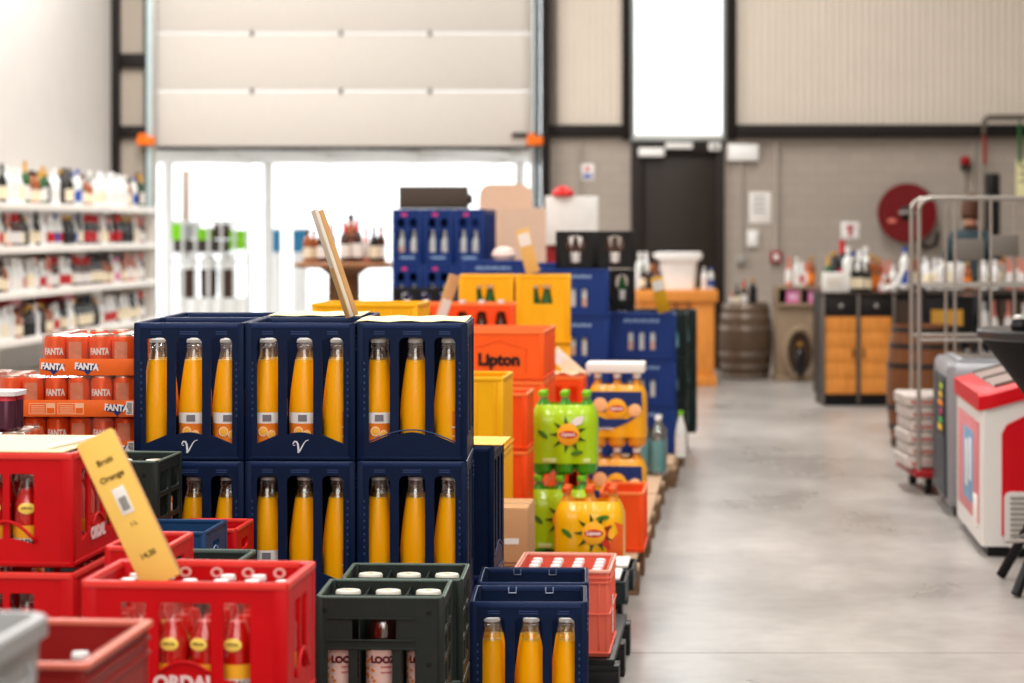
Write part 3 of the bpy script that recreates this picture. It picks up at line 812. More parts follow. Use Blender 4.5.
pc2.matrix_world = Matrix.Translation((PX(350, 6.9), 6.9, zt + .002)) @ Matrix.Rotation(R(-18.5), 4, 'Y') @ Matrix.Rotation(R(-76), 4, 'Z')
# sheets on the navy stack
def sheet(name, pts, th, m, loc, rz, lab, wave=.004):
    mb = MB(); n = 10
    (x0, y0), (x1, y1) = pts
    up = [[((x0 + (x1 - x0) * i / n), y0 + (y1 - y0) * j / 3, wave * math.sin(i * 1.7 + j)) for i in range(n + 1)] for j in range(4)]
    vs = [[mb.bm.verts.new((a, b_, c + wave + th)) for a, b_, c in r_] for r_ in up]; vb = [[mb.bm.verts.new((a, b_, c + wave)) for a, b_, c in r_] for r_ in up]
    for g, fl in ((vs, 0), (vb, 1)):
        for j in range(3):
            for i in range(n):
                q = (g[j][i], g[j][i + 1], g[j + 1][i + 1], g[j + 1][i]); mb.bm.faces.new(q if not fl else q[::-1])
    for j in (0, 3):
        for i in range(n): mb.bm.faces.new((vb[j][i], vb[j][i + 1], vs[j][i + 1], vs[j][i]))
    for i in (0, n):
        for j in range(3): mb.bm.faces.new((vb[j][i], vb[j + 1][i], vs[j + 1][i], vs[j][i]))
    bmesh.ops.recalc_face_normals(mb.bm, faces=mb.bm.faces)
    for f in mb.bm.faces: f.smooth = True
    return tag(mb.build(name, m, None, loc, rz), lab, 'cardboard')
sheet('cardboard_sheet', ((-.15, -.19), (.15, .19)), .0015, cardp, (PX(357.5, 6.6) + .152, 6.80, zt - .001), rv, 'thin pale cardboard sheet over the right column of navy crates', .002)
sheet('cardboard_sheet', ((-.13, -.16), (.14, .18)), .0015, cardp, (PX(357.5, 6.6) - .155, 7.19, zt - .001), rv, 'yellow cardboard sheet on the rear navy crates beside the leaning card', .0015)
sheet('cardboard_sheet', ((-.145, -.19), (.145, .19)), .002, cardy, (*corner(505.5, 7.04, .40, .29, ROT, 'R'), .855), ROT + R(90), 'yellow cardboard sheet on the sideways navy crate', .001)
# ================================================================== orange can packs
canred = M('can_orange_red', (232, 84, 22), .3, metal=.15, var=.2, scale=30)
alu = M('aluminium_rim', (214, 196, 184), .3, metal=.8)
trayo = M('orange_tray_card', (238, 104, 30), .5, var=.05)
lwhite = M('logo_white', (244, 240, 238), .5)
lnavy = M('logo_navy', (24, 46, 104), .5)
def fanta_logo(parent, x, y, z, s, roll=0.0, leaf=True):
    lettering('FANTA', s, lwhite, parent, (x, y, z), .0008, off=s * .05, sx=.86, roll=R(-4) + roll)
    bk = MB(); sh = [(-1.35, .0), (-.9, .5), (.9, .48), (1.45, .25), (.9, -.1), (.1, -.85), (-.3, -.4), (-1.1, -.25)]
    bk.prism([(a * s, b_ * s) for a, b_ in sh], 0, .0007, lnavy, FRONT)
    bk.build('logo_leaf', None, parent, (x, y - .0001 + .0009, z - s * .1))
def can_mesh(text):
    o = MB().lathe([(0, 0), (.024, 0), (.030, .005), (.0325, .012), (.0325, .101), (.0275, .110), (.0265, .1125), (.0275, .115), (.0255, .1155), (.0245, .112), (0, .112)], canred, 18, bands=[(.108, .13, alu), (0, .006, alu)]).build('can')
    if text:
        t = arc_text('FANTA', .026, .0331, .066, -86, lwhite, o, off=.0012, sx=.72)
    else:
        curved_label(.0329, .025, .095, -130, -60, M('can_pale_print', (226, 140, 110), .45, var=.2, scale=80), 'ingredients_print', o)
    return o
can_a = can_mesh(True); can_b = can_mesh(False)
def can_pack(nx, ny, texts, side='front', boxes=False):
    w, d = nx * .066, ny * .066
    o = empty('can_pack')
    for x, y, i, j in grid(w, d, nx, ny):
        if j > 1 and 0 < i < nx - 1 and j < ny - 1: continue
        c = copy_tree(can_a if (i + j) % 2 == 0 else can_b, o); c.location = (x, y, .002)
        for ch in c.children_recursive: pass
    t = MB(); a, b_ = w / 2 + .003, d / 2 + .003; hh = .048
    t.box(-a, -b_, 0, a, b_, .002); t.box(-a, -b_ - .002, 0, a, -b_, hh, bev=.0006); t.box(-a, b_, 0, a, b_ + .002, hh, bev=.0006)
    t.box(-a - .002, -b_, 0, -a, b_, hh, bev=.0006); t.box(a, -b_, 0, a + .002, b_, hh, bev=.0006)
    tr = t.build('cardboard_tray', trayo, o)
    for x in texts: fanta_logo(tr, x, -b_ - .0035, .025, .025)
    if boxes:
        pb = M('pale_orange_print', (248, 190, 150), .5)
        for x0 in (-.105, -.022):
            m_ = MB(); m_.mesh(panel_mesh(rect(0, 0, .076, .032), [rect(.002, .002, .05, .030), rect(.052, .002, .074, .018)], .0006, .0001), pb, Matrix.Translation((x0, -b_ - .002, .007)) @ FRONT)
            for k in range(4): m_.box(x0 + .006, -b_ - .0026, .012 + k * .006, x0 + .046, -b_ - .002, .0143 + k * .006, pb)
            m_.build('printed_box', None, tr)
        q = MB(); q.box(.176, -b_ - .003, .006, .196, -b_ - .002, .044, paper)
        for k in range(9): q.box(.179, -b_ - .0036, .009 + k * .0037, .193, -b_ - .003, .0107 + k * .0037, inkm)
        q.build('barcode', None, tr)
    # shrink film over the cans
    MB().loft([[(p[0], p[1], z) for p in rrect(-a - .003 + i_, -b_ - .003 + i_, a + .003 - i_, b_ + .003 - i_, .03, 4)] for z, i_ in ((.03, .001), (.112, .003), (.119, .010))], glass('shrink_film', (250, 246, 242), .95), cap=False).build('shrink_film', None, o)
    return o
YF = 6.92
cp1 = can_pack(4, 6, (-.098, .0), boxes=False); cp2 = can_pack(6, 4, (-.155, .148), boxes=True)
P1 = Proto(cp1); P2 = Proto(cp2)
x, y = corner(133.5, YF, .27, .40, R(-1), 'R')
P1.put((x, y, 1.069), R(-1), 'top pack of orange soda cans on the stack left of the navy crates', 'can pack', 'packs of orange soda cans')
x, y = corner(134.5, YF - .01, .40, .27, R(-1), 'R')
P2.put((x, y, .951), R(-1), 'pack of orange soda cans with barcode on its tray, second from the top', 'can pack', 'packs of orange soda cans')
x3, y3 = corner(136, YF + .01, .40, .27, R(-1), 'R')
P2.put((x3, y3, .833), R(-1), 'pack of orange soda cans just above the pale cardboard, third from the top', 'can pack', 'packs of orange soda cans')
P2.put((x3 - .41, y3 + .04, .951), R(-1), 'pack of orange soda cans at the left edge, behind the dark slim cans', 'can pack', 'packs of orange soda cans')
P2.put((x3 - .41, y3 + .02, .833), R(-1), 'pack of orange soda cans under the one at the left edge', 'can pack', 'packs of orange soda cans')
for k in range(6):
    for dx in (0, -.41):
        P2.put((x3 + dx, y3 + .01, .833 - .118 * (k + 1)), R(-1), f'pack of orange soda cans low in the {"right" if dx == 0 else "left"} column, {ORD[k + 3]} from the top', 'can pack', 'packs of orange soda cans')
pallet('wooden_pallet', x3 - .2, y3, 0, .84, .42, .122, R(-1), 'wooden pallet under the packs of orange soda cans')
for o_ in (can_a, can_b):
    for ch in list(o_.children_recursive): bpy.data.objects.remove(ch)
    bpy.data.objects.remove(o_)
# slim dark cans
o = empty('can_pack'); tag(o, 'shrink-wrapped pack of slim dark purple cans with white caps at the left edge', 'can pack')
pur = M('purple_can', (84, 44, 60), .3, metal=.4, var=.2)
for i in range(5):
    for j in range(2):
        MB().lathe([(0, 0), (.020, 0), (.0265, .008), (.0265, .082), (.019, .098), (.019, .102), (0, .102)], pur, 14, bands=[(.084, .12, M('pink_red_cap', (216, 60, 76), .4))]).build('slim_can', None, o, (-.11 + i * .055, j * .055, 0))
MB().loft([[(p[0], p[1], z) for p in rrect(-.142, -.03, .142, .088, .025, 4)] for z in (.095, .106, .107)], M('white_film_top', (236, 226, 226), .4)).build('film_top', None, o)
o.location = (PX(-32, 6.45), 6.44, .951); o.rotation_euler[2] = R(-8)
x, y = PX(-20, 6.45), 6.47
P2.put((x - .06, y + .02, .951 - .118), R(-1), 'pack of orange soda cans supporting the slim dark cans', 'can pack', 'packs of orange soda cans')
for k in range(6): P2.put((x - .06, y + .02, .833 - .118 * (k + 1)), R(-1), f'pack of orange soda cans {ORD[k + 1]} under the slim dark cans', 'can pack', 'packs of orange soda cans')
pallet('wooden_pallet', x - .06, y + .02, 0, .42, .3, .124, R(-1), 'pallet under the front column of orange soda packs', boards=4)
# white cartons on and behind the can packs
for k, (px, Y, w_, d_, z0, z1, lab) in enumerate(((68, 7.4, .42, .3, 1.19, 1.205, 'flat white carton sheet behind the orange can packs'),)):
    pass
# ================================================================== salmon crate
def ribbed_crate(name, m, w, d, h, nr=5, ns=3, hr=(), **k):
    ribs = [(w * (i + .5) / nr - .003, w * (i + .5) / nr + .003, .02, h - .04) for i in range(nr)]
    sr = [(d * (i + .5) / ns - .003, d * (i + .5) / ns + .003, .02, h - .04) for i in range(ns)]
    return crate(name, w, d, h, m, (), (), ribs=ribs, sribs=sr, hrib=hr, **k)
pk = ribbed_crate('bottle_crate', pink, .298, .40, .275, 5, 5, (.27 * .5, .235, .25, .012), rimh=.01, lip=.007, div=(4, 5), divh=.5)
x, y = corner(608.5, 7.62, .298, .40, ROT, 'R')
zp = .407
tag(pk, 'salmon pink ribbed crate of white-capped bottles at the aisle edge', 'crate'); pk.location = (x, y, zp - .275); pk.rotation_euler[2] = ROT
def small_bottle(name, body, cap, label, r=.031, H=.235, liquid=None):
    prof = [(0, 0), (r - .003, 0), (r, .004), (r, H * .52), (r * .9, H * .60), (r * .55, H * .72), (.0145, H * .8), (.0135, H - .014), (.0135, H - .012), (0, H - .012)]
    o = MB().lathe(prof, body, 16).build(name)
    MB().lathe([(0, H - .016), (.0165, H - .016), (.0165, H - .003), (.0145, H), (0, H)], cap, 14).build('cap', None, o)
    if label: curved_label(r + .0006, H * .15, H * .42, 0, 360, label, 'label', o, n=18)
    return o
obt = M('orange_bottle_body', (240, 130, 20), .25, coat=.5)
PB = Proto(small_bottle('juice_bottle', obt, M('white_cap'), lab_w, r=.032, H=.252))
for u, v, i, j in grid(.28, .38, 4, 5):
    PB.put(world(pk, u, v, .010), 0, f'white-capped bottle, {ORD[i]} from the left in {ORD[j]} row of the salmon crate', 'bottle', 'bottles in the salmon crate')
tag(MB().box(-.001, -.02, .05, .001, .02, .17).build('white_sticker', paper, pk, (.1535, -.02, 0)))
pallet('black_plastic_pallet', .05, 8.06, 0, .66, .90, .13, ROT, 'black plastic pallet under the salmon crate', m=black, boards=5, group='black plastic pallets')
# low black plastic crates behind it on the aisle edge
bl = Proto(crate('tray', .30, .29, .08, M('charcoal_plastic', (30, 44, 46), .45), (), (), rimh=.008, lip=.004, ribs=[(.04 + .05 * k, .046 + .05 * k, .006, .07) for k in range(5)]))
pallet('black_plastic_pallet', .03, 9.12, 0, .78, 1.06, .139, ROT, 'black plastic pallet behind the salmon crate pallet', m=black, boards=5, group='black plastic pallets')
for k, (px, Y) in enumerate(((625, 8.63), (633, 8.95))):
    x, y = corner(px, Y, .30, .29, ROT, 'R')
    bl.put((x, y, .140), ROT, f'low charcoal tray at the aisle edge, {["nearer", "farther"][k]} of two', 'tray', 'low charcoal trays')
    tag(MB().box(-.10, -.12, 0, .11, .12, .012, bev=.004).build('folded_paper', paper, None, (x + .02, y, .140 + .08), ROT), f'pale folded papers on the {["nearer", "farther"][k]} charcoal tray', 'paper')
# cardboard box
def carton(name, w, d, h, m, loc, rz, lab, cat='box', group=None, tape=True, window=None):
    o = MB().box(-w / 2, -d / 2, 0, w / 2, d / 2, h, m, bev=.003).build(name, None, None, loc, rz)
    fl = MB().box(-w / 2 + .002, -d / 2 + .002, h, w / 2 - .002, -.001, h + .003, m, bev=.0008).box(-w / 2 + .002, .001, h, w / 2 - .002, d / 2 - .002, h + .003, m, bev=.0008)
    fl.build('flap', None, o)
    if tape: MB().box(-w / 2 - .0006, -.02, h * .75, w / 2 + .0006, .02, h + .0038, M('brown_tape', (182, 150, 112), .35)).build('tape', None, o)
    return tag(o, lab, cat, group)
x, y = corner(527.6, 8.2, .26, .30, ROT, 'R')
cb = carton('cardboard_box', .26, .30, .27, kraft, (x, y, .535 - .273), ROT, 'brown cardboard box between the navy crates and the iced tea packs')
MB().box(.05, -.1512, .15, .10, -.150, .17).build('white_label', paper, cb); 
for k in range(3): MB().box(.02, -.1512, .06 + k * .012, .115, -.150, .064 + k * .012).build('printed_line', M('brown_print', (120, 80, 50), .6), cb)
carton('cardboard_box', .26, .30, .128, kraft, (x, y, .131), ROT, 'brown cardboard box underneath the one by the iced tea packs')
# ================================================================== iced tea six-packs
def tea_bottle(capm, liq):
    return MB().lathe([(0, 0), (.030, 0), (.041, .01), (.044, .03), (.044, .20), (.042, .23), (.030, .27), (.0165, .297), (.0145, .305), (.0145, .314), (.0165, .316), (.0175, .318), (.0175, .336), (.015, .339), (0, .339)], liq, 16, bands=[(.302, .315, clear), (.316, .35, capm)]).build('bottle')
def tea_pack(main, side, capm, liq, leafm, logo_bg, patt, capm2=None, d=2):
    o = empty('tea_pack'); w, dd = .27, .09 * d
    b0 = tea_bottle(capm, liq); bs = [b0]
    for x, y, i, j in grid(w, dd, 3, d):
        if i == j == 0: b0.parent = o; b0.location = (x, y, 0); continue
        c = b0.copy(); COL.objects.link(c); c.parent = o; c.location = (x, y, 0)
    mb = MB(); a, b_ = w / 2 + .001, dd / 2 + .001
    def ring(ins, z, sc=0.0):
        pts = []
        N_ = 24
        base = [(p[0], p[1]) for p in rrect(-a + ins, -b_ + ins, a - ins, b_ - ins, .044 - min(ins, .02), 6)]
        # densify long edges with the bulge of the bottles
        out = []
        for k in range(len(base)):
            p, q = base[k], base[(k + 1) % len(base)]
            out.append(p)
            L_ = math.hypot(q[0] - p[0], q[1] - p[1])
            if L_ > .05:
                n_ = int(round(L_ / .012))
                for t in range(1, n_):
                    x = p[0] + (q[0] - p[0]) * t / n_; y = p[1] + (q[1] - p[1]) * t / n_
                    if abs(q[0] - p[0]) > abs(q[1] - p[1]):
                        dip = (1 - abs(math.cos(math.pi * (x + a) / .09 - math.pi / 2))) * (.004 + sc); y += dip * (1 if y < 0 else -1)
                    else:
                        dip = (1 - abs(math.cos(math.pi * (y + b_) / .09 - math.pi / 2))) * (.004 + sc); x += dip * (1 if x < 0 else -1)
                    out.append((x, y))
        return [(x, y, z) for x, y in out]
    mb.loft([ring(.001, .045, .006), ring(0, .07, .002), ring(0, .20, .0), ring(.001, .235, .001), ring(.010, .262, .004), ring(.022, .285, .008)], main, cap=False)
    wr = mb.build('printed_wrap', None, o)
    y0 = -b_ - .0035
    lx, lz = (.02, .165)
    if patt == 'navy':
        q = MB(); q.prism([(-.13, .256), (.115, .256), (.118, .17), (.06, .19), (.0, .195), (-.06, .16), (-.13, .2)], 0, .0012, lnavy, Matrix.Translation((0, y0 + .003, 0)) @ FRONT)
        pts = [(-.13, .085)] + [(-.13 + .235 * k / 8, .085 + .02 * math.sin(k * .3) - .028 * math.sin(math.pi * k / 8) + .05 * (k / 8) ** 2) for k in range(1, 9)]
        q.prism(pts + [(.11, .16), (.05, .13), (-.05, .13), (-.13, .16)], 0, .0012, lnavy, Matrix.Translation((0, y0 + .003, 0)) @ FRONT); q.build('navy_band', None, wr)
        pe = M('peach_print', (246, 186, 130), .5)
        for (cx, cz, r_) in ((-.075, .195, .033), (.085, .17, .03)):
            MB().lathe([(0, .0015), (r_ * .9, .0015), (r_, 0)], pe, 18, mtx=Matrix.Translation((cx, y0 + .001, cz)) @ FRONT).build('peach_print', None, wr)
        lz = .178; lx = .0
        lettering('sparkling', .02, lwhite, wr, (-.05, y0 - .0005, .088), .0004)
    else:
        q = MB()
        for k in range(9):
            ang = R(20 + 40 * k); r0, r1 = .044, .080
            q.prism([(lx + math.cos(ang - .2) * r0, lz + math.sin(ang - .2) * r0), (lx + math.cos(ang) * r1, lz + math.sin(ang) * r1), (lx + math.cos(ang + .2) * r0, lz + math.sin(ang + .2) * r0)], 0, .001, leafm, Matrix.Translation((0, y0 + .002, 0)) @ FRONT)
        q.build('leaf_print', None, wr)
        if patt == 'green':
            q = MB().prism([(lx + .01, .215), (lx + .03, .235), (lx + .065, .245), (lx + .055, .21), (lx + .03, .20)], 0, .0012, lwhite, Matrix.Translation((0, y0 + .001, 0)) @ FRONT); q.build('white_flower_print', None, wr)
            for k in range(2): MB().box(-.085 + k * .165, y0 + .001, .05, -.03 + k * .14, y0 + .002, .068, bev=.0004).build('white_print_box', M('pale_green_print', (214, 232, 150), .5), wr)
        for (cx, cz, an) in ((-.085, .165, -40), (.055, .09 if patt == 'green' else .225, 10)):
            q = MB(); q.prism([(math.cos(R(t)) * .026, math.sin(R(t)) * .010) for t in range(0, 360, 30)], 0, .001, M('leaf_green_print', (70, 122, 30), .5), Matrix.Translation((cx, y0 + .002, cz)) @ FRONT @ Matrix.Rotation(R(an), 4, 'Z')); q.build('leaf_print', None, wr)
        if patt == 'yellow':
            q = MB(); q.prism([(.065, .04), (.134, .03), (.134, .20), (.10, .21), (.115, .17), (.07, .12)], 0, .001, M('peach_red_print', (226, 92, 30), .5, var=.2), Matrix.Translation((0, y0 + .0035, 0)) @ FRONT); q.build('peach_print', None, wr)
            q = MB(); q.prism([(.035, .13), (.085, .10), (.075, .165), (.09, .20), (.05, .185)], 0, .001, M('dark_red_print', (196, 44, 30), .5), Matrix.Translation((0, y0 + .002, 0)) @ FRONT); q.build('flower_print', None, wr)
    MB().lathe([(0, .0016), (.044, .0012), (.046, 0)], M('logo_yellow', (250, 176, 40), .5), 24, mtx=Matrix.Translation((lx, y0, lz)) @ FRONT).build('logo_disc', None, wr)
    MB().lathe([(0, .0016), (.036, .0012), (.037, 0)], M('logo_red', (190, 26, 28), .5), 24, mtx=Matrix.Translation((lx, y0 - .0014, lz)) @ FRONT, sy=.42).build('logo_oval', None, wr)
    lettering('Lipton', .022, lwhite, wr, (lx, y0 - .0034, lz + .001), .0004, off=.0006)
    return o
tg = tea_pack(M('lime_wrap', (172, 214, 20), .3, var=.12, coat=.4), None, M('lime_cap', (126, 200, 30), .4), M('green_tea_bottle', (60, 150, 24), .2, coat=.5), M('dark_leaf_print', (30, 70, 24), .5), None, 'green')
tb = tea_pack(M('amber_wrap', (240, 168, 24), .3, var=.1, coat=.4), None, M('white_cap'), M('amber_tea_bottle', (220, 140, 30), .2, coat=.5), lnavy, None, 'navy')
ty = tea_pack(M('yellow_wrap', (248, 184, 8), .3, var=.08, coat=.4), None, M('orange_cap', (232, 92, 30), .4), M('amber_tea_bottle', (220, 140, 30), .2, coat=.5), M('dark_leaf_print'), None, 'yellow')
TG, TB, TY = Proto(tg), Proto(tb), Proto(ty)
gt = 'six-packs of iced tea'
x, y = corner(597, 9.8, .275, .19, ROT, 'R'); TG.put((x, y, .482), ROT, 'lime green six-pack of iced tea on top of another lime pack', 'six-pack', gt)
TG.put((x - .02, y - .05, .140), ROT, 'lime green six-pack of iced tea, the lower one behind the yellow pack', 'six-pack', gt)
x, y = corner(646.5, 11.0, .275, .19, ROT, 'R'); TB.put((x, y, .484), ROT, 'navy and amber six-pack of iced tea topped with white card', 'six-pack', gt)
TB.put((x, y, .142), ROT, 'navy and amber six-pack of iced tea under the one with white card', 'six-pack', gt)
tag(MB().box(-.135, -.11, 0, .135, .11, .045, bev=.006).build('flat_carton', paper, None, (x - .005, y + .03, .824), ROT), 'white carton lid lying on the caps of the navy iced tea pack', 'box')
x, y = corner(624, 9.30, .275, .19, ROT, 'R'); TY.put((x, y, .142), ROT, 'yellow six-pack of iced tea with orange caps behind the salmon crate', 'six-pack', gt)
# clear water bottles pack at the aisle edge
wp = empty('water_pack'); tag(wp, 'clear bottled water pack standing at the aisle edge before the blue crates', 'bottle pack')
wt = glass('water_blue_glass', (190, 222, 226), .7)
for u, v, i, j in grid(.18, .27, 2, 3):
    MB().lathe([(0, 0), (.04, 0), (.043, .02), (.043, .19), (.036, .23), (.018, .275), (.0145, .285), (.0145, .296), (.017, .298), (.017, .313), (0, .315)], wt, 14, bands=[(.296, .32, M('white_cap')), (.07, .14, M('teal_label', (96, 158, 166), .4, var=.4, scale=40))]).build('bottle', None, wp, (u, v, 0))
MB().loft([[(p[0], p[1], z) for p in rrect(-.092, -.137, .092, .137, .04, 5)] for z in (.01, .2, .25)], glass('shrink_film', (250, 246, 242), .95), cap=False).build('shrink_film', None, wp)
x, y = corner(666, 13.05, .18, .27, ROT, 'R'); wp.location = (x, y, .142); wp.rotation_euler[2] = ROT
# orange crates
def panel_crate(name, m, w, d, h, wins=(), text=None, tz=.5, ts=.04, tm=inkm, frame=False, ribs=3, rows=None, tx=0, off=.002):
    o = crate(name, w, d, h, m, wins, (), t=.006, rimh=.014, lip=.004, post=.024, hrib=(.016,), sribs=[(d * (i + .5) / ribs - .004, d * (i + .5) / ribs + .004, .02, h - .02) for i in range(ribs)], div=(3, 2), divh=.4)
    if text: lettering(text, ts, tm, o, (tx, -d / 2 - .002, h * tz), .0015, off=off)
    if frame:
        q = MB(); q.tube([(-.12, -d / 2 - .001, .04), (-.12, -d / 2 - .001, .15), (-.06, -d / 2 - .001, .165), (0, -d / 2 - .001, .185), (.06, -d / 2 - .001, .165), (.12, -d / 2 - .001, .15), (.12, -d / 2 - .001, .04)], .003, m)
        q.build('moulded_frame', None, o)
    return o
orange2 = M('deep_orange_plastic', (240, 76, 16), .45, var=.08)
OL = Proto(panel_crate('bottle_crate', orange, .40, .30, .223, (), 'Lipton', .42, .072, inkm, True, off=.0035))
x, y = corner(544, 10.6, .40, .30, ROT, 'R')
for k in range(4):
    OL.put((x, y, 1.037 - .2243 * (k + 1)), ROT, ['orange crate with the black tea name, top of the front stack', 'orange crate second from the top under the one with visible tea name', 'third orange crate of the front tea stack', 'bottom orange crate of the front tea stack'][k], 'crate', 'orange crates')
    x2, y2 = x + .032, y + .318
    OL.put((x2, y2, 1.037 - .2243 * (k + 1)), ROT, f'orange crate behind the stack with the black tea name, {ORD[k]} from the top', 'crate', 'orange crates')
OP = Proto(panel_crate('bottle_crate', orange2, .40, .30, .232, (), None))
x, y = corner(527, 9.5, .40, .30, ROT, 'R')
for k in range(3): OP.put((x - .0, y, .838 - .232 * (k + 1)), ROT, f'deep orange crate left of the lime tea pack, {ORD[k]} from the top', 'crate', 'orange crates')
x, y = corner(643.5, 9.98, .30, .40, ROT, 'R')
OP2 = Proto(panel_crate('bottle_crate', orange2, .30, .30, .25, (), None)); x, y = corner(643.5, 9.98, .30, .30, ROT, 'R')
x, y = corner(643.5, 10.0, .18, .30, ROT, 'R')
OP3 = Proto(panel_crate('bottle_crate', orange2, .18, .40, .25, (), None)); x, y = corner(643.5, 9.98, .18, .40, ROT, 'R')
OP3.put((x, y, .142), ROT, 'narrow bright orange crate at the aisle edge beside the yellow tea pack', 'crate', 'orange crates')
def pal(xr, Y0, w_, d_, lab, h=.14, boards=7, m=wood, nm='wooden_pallet', group='pallets under the crates'):
    """right edge at xr at distance Y0"""
    c, s_ = math.cos(ROT), math.sin(ROT)
    x, y = xr + c * (-w_ / 2) - s_ * d_ / 2, Y0 + s_ * (-w_ / 2) + c * d_ / 2
    return pallet(nm, x, y, 0, w_, d_, h, ROT, lab, boards=boards, m=m, group=group)
pal(.515, 9.74, .86, 1.22, 'pale wooden pallet at the aisle edge under the lime iced tea packs')
pal(.634, 10.98, .56, 1.2, 'pale wooden pallet at the aisle edge under the navy iced tea packs', boards=6)
pal(.03, 11.62, .80, .50, 'wooden pallet under the bright red-orange bottle crates', boards=6)
pal(.755, 12.22, 1.1, 1.45, 'pale wooden pallet under the tall yellow crates')
pal(.94, 13.75, .96, .84, 'wooden pallet at the aisle edge under the blue beer crates')
pal(1.07, 14.95, .6, 1.35, 'wooden pallet at the aisle edge under the dark green beer crates', boards=5)
pal(-.02, 8.56, 0.9, .46, 'x') if False else None
# yellow ribbed crates
YC = Proto(panel_crate('bottle_crate', yellow, .40, .36, .272, (), None, ribs=4))
for o_ in [YC.o]:
    q = MB()
    for k in range(6): q.box(-.17 + k * .068 - .003, -.185, .02, -.17 + k * .068 + .003, -.179, .25, bev=.001)
    q.build('rib_pattern', yellow, o_)
x, y = corner(503, 8.62, .40, .36, ROT, 'R')
for k in range(3): YC.put((x, y + .0, .957 - .2725 * (k + 1)), ROT, f'yellow ribbed crate beside the right navy column, {ORD[k]} from the top', 'crate', 'yellow crates')
x, y = corner(417, 9.05, .40, .36, ROT, 'R')
for k in range(4): YC.put((x, y, 1.207 - .2725 * (k + 1)), ROT, f'yellow crate peeking over the navy crates behind the edge-on card, {ORD[k]} from the top', 'crate', 'yellow crates')
x2, y2 = corner(313, 8.9, .40, .36, ROT, 'R')
x2, y2 = x - .412, y + .12
for k in range(0): YC.put((x2, y2, 1.225 - .2705 * (k + 1) - (.008 if k == 3 else 0) * 0), ROT, f'yellow crate just left of the other yellow one behind the card, {ORD[k]} from the top', 'crate', 'yellow crates')
pallet('wooden_pallet', x - .01, y, 0, .37, .42, .115, ROT, 'wooden pallet under the yellow crates behind the navy stack')
# ---- beer / soft drink bottles, single mesh with several materials
def vb(name, kind, body, label=None, cap=None, r=.036, H=.30):
    mb = MB()
    if kind == 'wine': prof = [(0, 0), (r, 0), (r, H * .58), (r * .8, H * .66), (.016, H * .74), (.0145, H), (0, H)]
    elif kind == 'spirit': prof = [(0, 0), (r, 0), (r, H * .66), (r * .75, H * .74), (.014, H * .79), (.014, H * .88), (.018, H * .885), (.018, H), (0, H)]
    elif kind == 'beer': prof = [(0, 0), (r, 0), (r, H * .55), (r * .8, H * .68), (.016, H * .82), (.013, H * .9), (.0165, H * .93), (.0165, H), (0, H)]
    elif kind == 'carafe': prof = [(0, 0), (r * .9, 0), (r * 1.05, H * .25), (r * .7, H * .55), (.016, H * .7), (.016, H), (0, H)]
    b = [(H * .9 if kind != 'wine' else H * .78, H * 1.1, cap)] if cap else []
    if label: prof = prof[:2] + [(r + .0008, H * .12), (r + .0008, H * .44)] + prof[2:]; b.append((H * .121, H * .43, label))
    mb.lathe(prof, body, 14, bands=b)
    return mb.build(name)
gg = M('green_glass', (24, 84, 34), .12, coat=.6); bgl = M('brown_glass', (70, 32, 14), .12, coat=.6); kgl = M('black_glass', (18, 16, 18), .12, coat=.6)
cgl = M('pale_clear_glass', (226, 228, 224), .12, coat=.6); agl = M('amber_spirit', (150, 76, 24), .12, coat=.6); rgl = M('rose_spirit', (222, 130, 112), .15, coat=.5)
tgl = M('teal_glass', (60, 132, 138), .12, coat=.6); cream = M('cream_label', (240, 226, 196), .5); gold = M('gold_foil', (212, 160, 70), .35, metal=.6)
redl = M('red_label', (190, 24, 32), .5); blul = M('blue_label', (52, 84, 170), .5); pinkl = M('pink_label', (222, 120, 170), .5); blkl = M('black_label', (26, 24, 26), .5); orl = M('bright_orange_label', (242, 130, 24), .5)
gbeer = Proto(vb('beer_bottle', 'beer', gg, lab_w, M('white_cap'), .03, .25)); bbeer = Proto(vb('beer_bottle', 'beer', bgl, lab_w, M('white_cap'), .03, .25))
wbeer = Proto(vb('water_bottle', 'wine', cgl, lab_w, M('white_cap'), .038, .31)); pbeer = Proto(vb('water_bottle', 'wine', cgl, M('skin_label', (236, 190, 170), .5), M('white_cap'), .038, .31))
# tall yellow crates, two columns
def winc(name, m, w, d, h, wins, **k): return crate(name, w, d, h, m, wins, (), back=False, t=.006, rimh=.014, lip=.003, post=.022, hrib=(.014,), **k)
yb = winc('beer_crate', yellow, .284, .40, .362, [rrect(.092, .212, .192, .312, .008)], ribs=[(.02, .026, .02, .34), (.258, .264, .02, .34), (.140, .144, .02, .2)])
YB = Proto(yb)
for ci, px in enumerate((513, 570)):
    x, y = corner(px, 12.62, .284, .40, rv, 'R')
    for k in range(3):
        c = YB.put((x, y, 1.247 - .369 * (k + 1)), rv, f'tall yellow beer crate with dark window, {["top", "second", "bottom"][k]} of the {["left", "right"][ci]} column', 'crate', 'tall yellow beer crates')
        if k == 0:
            for j, u in enumerate((-.045, .02)):
                gbeer.put(world(c, u, -.155, .075), 0, f'green bottle {["left", "right"][j]} in window of the {["left", "right"][ci]} tall yellow crate', 'bottle', 'green bottles in the yellow crates')
            MB().box(x - .14, y - .18, c.location[2] + .06, x + .14, y + .18, c.location[2] + .072).build('false_floor', yellow, None) if False else None
for o_ in [q for q in bpy.data.objects if q.get('group') == 'green bottles in the yellow crates']: o_.location[2] -= .063; o_.scale = (1.3, 1.3, 1.25)
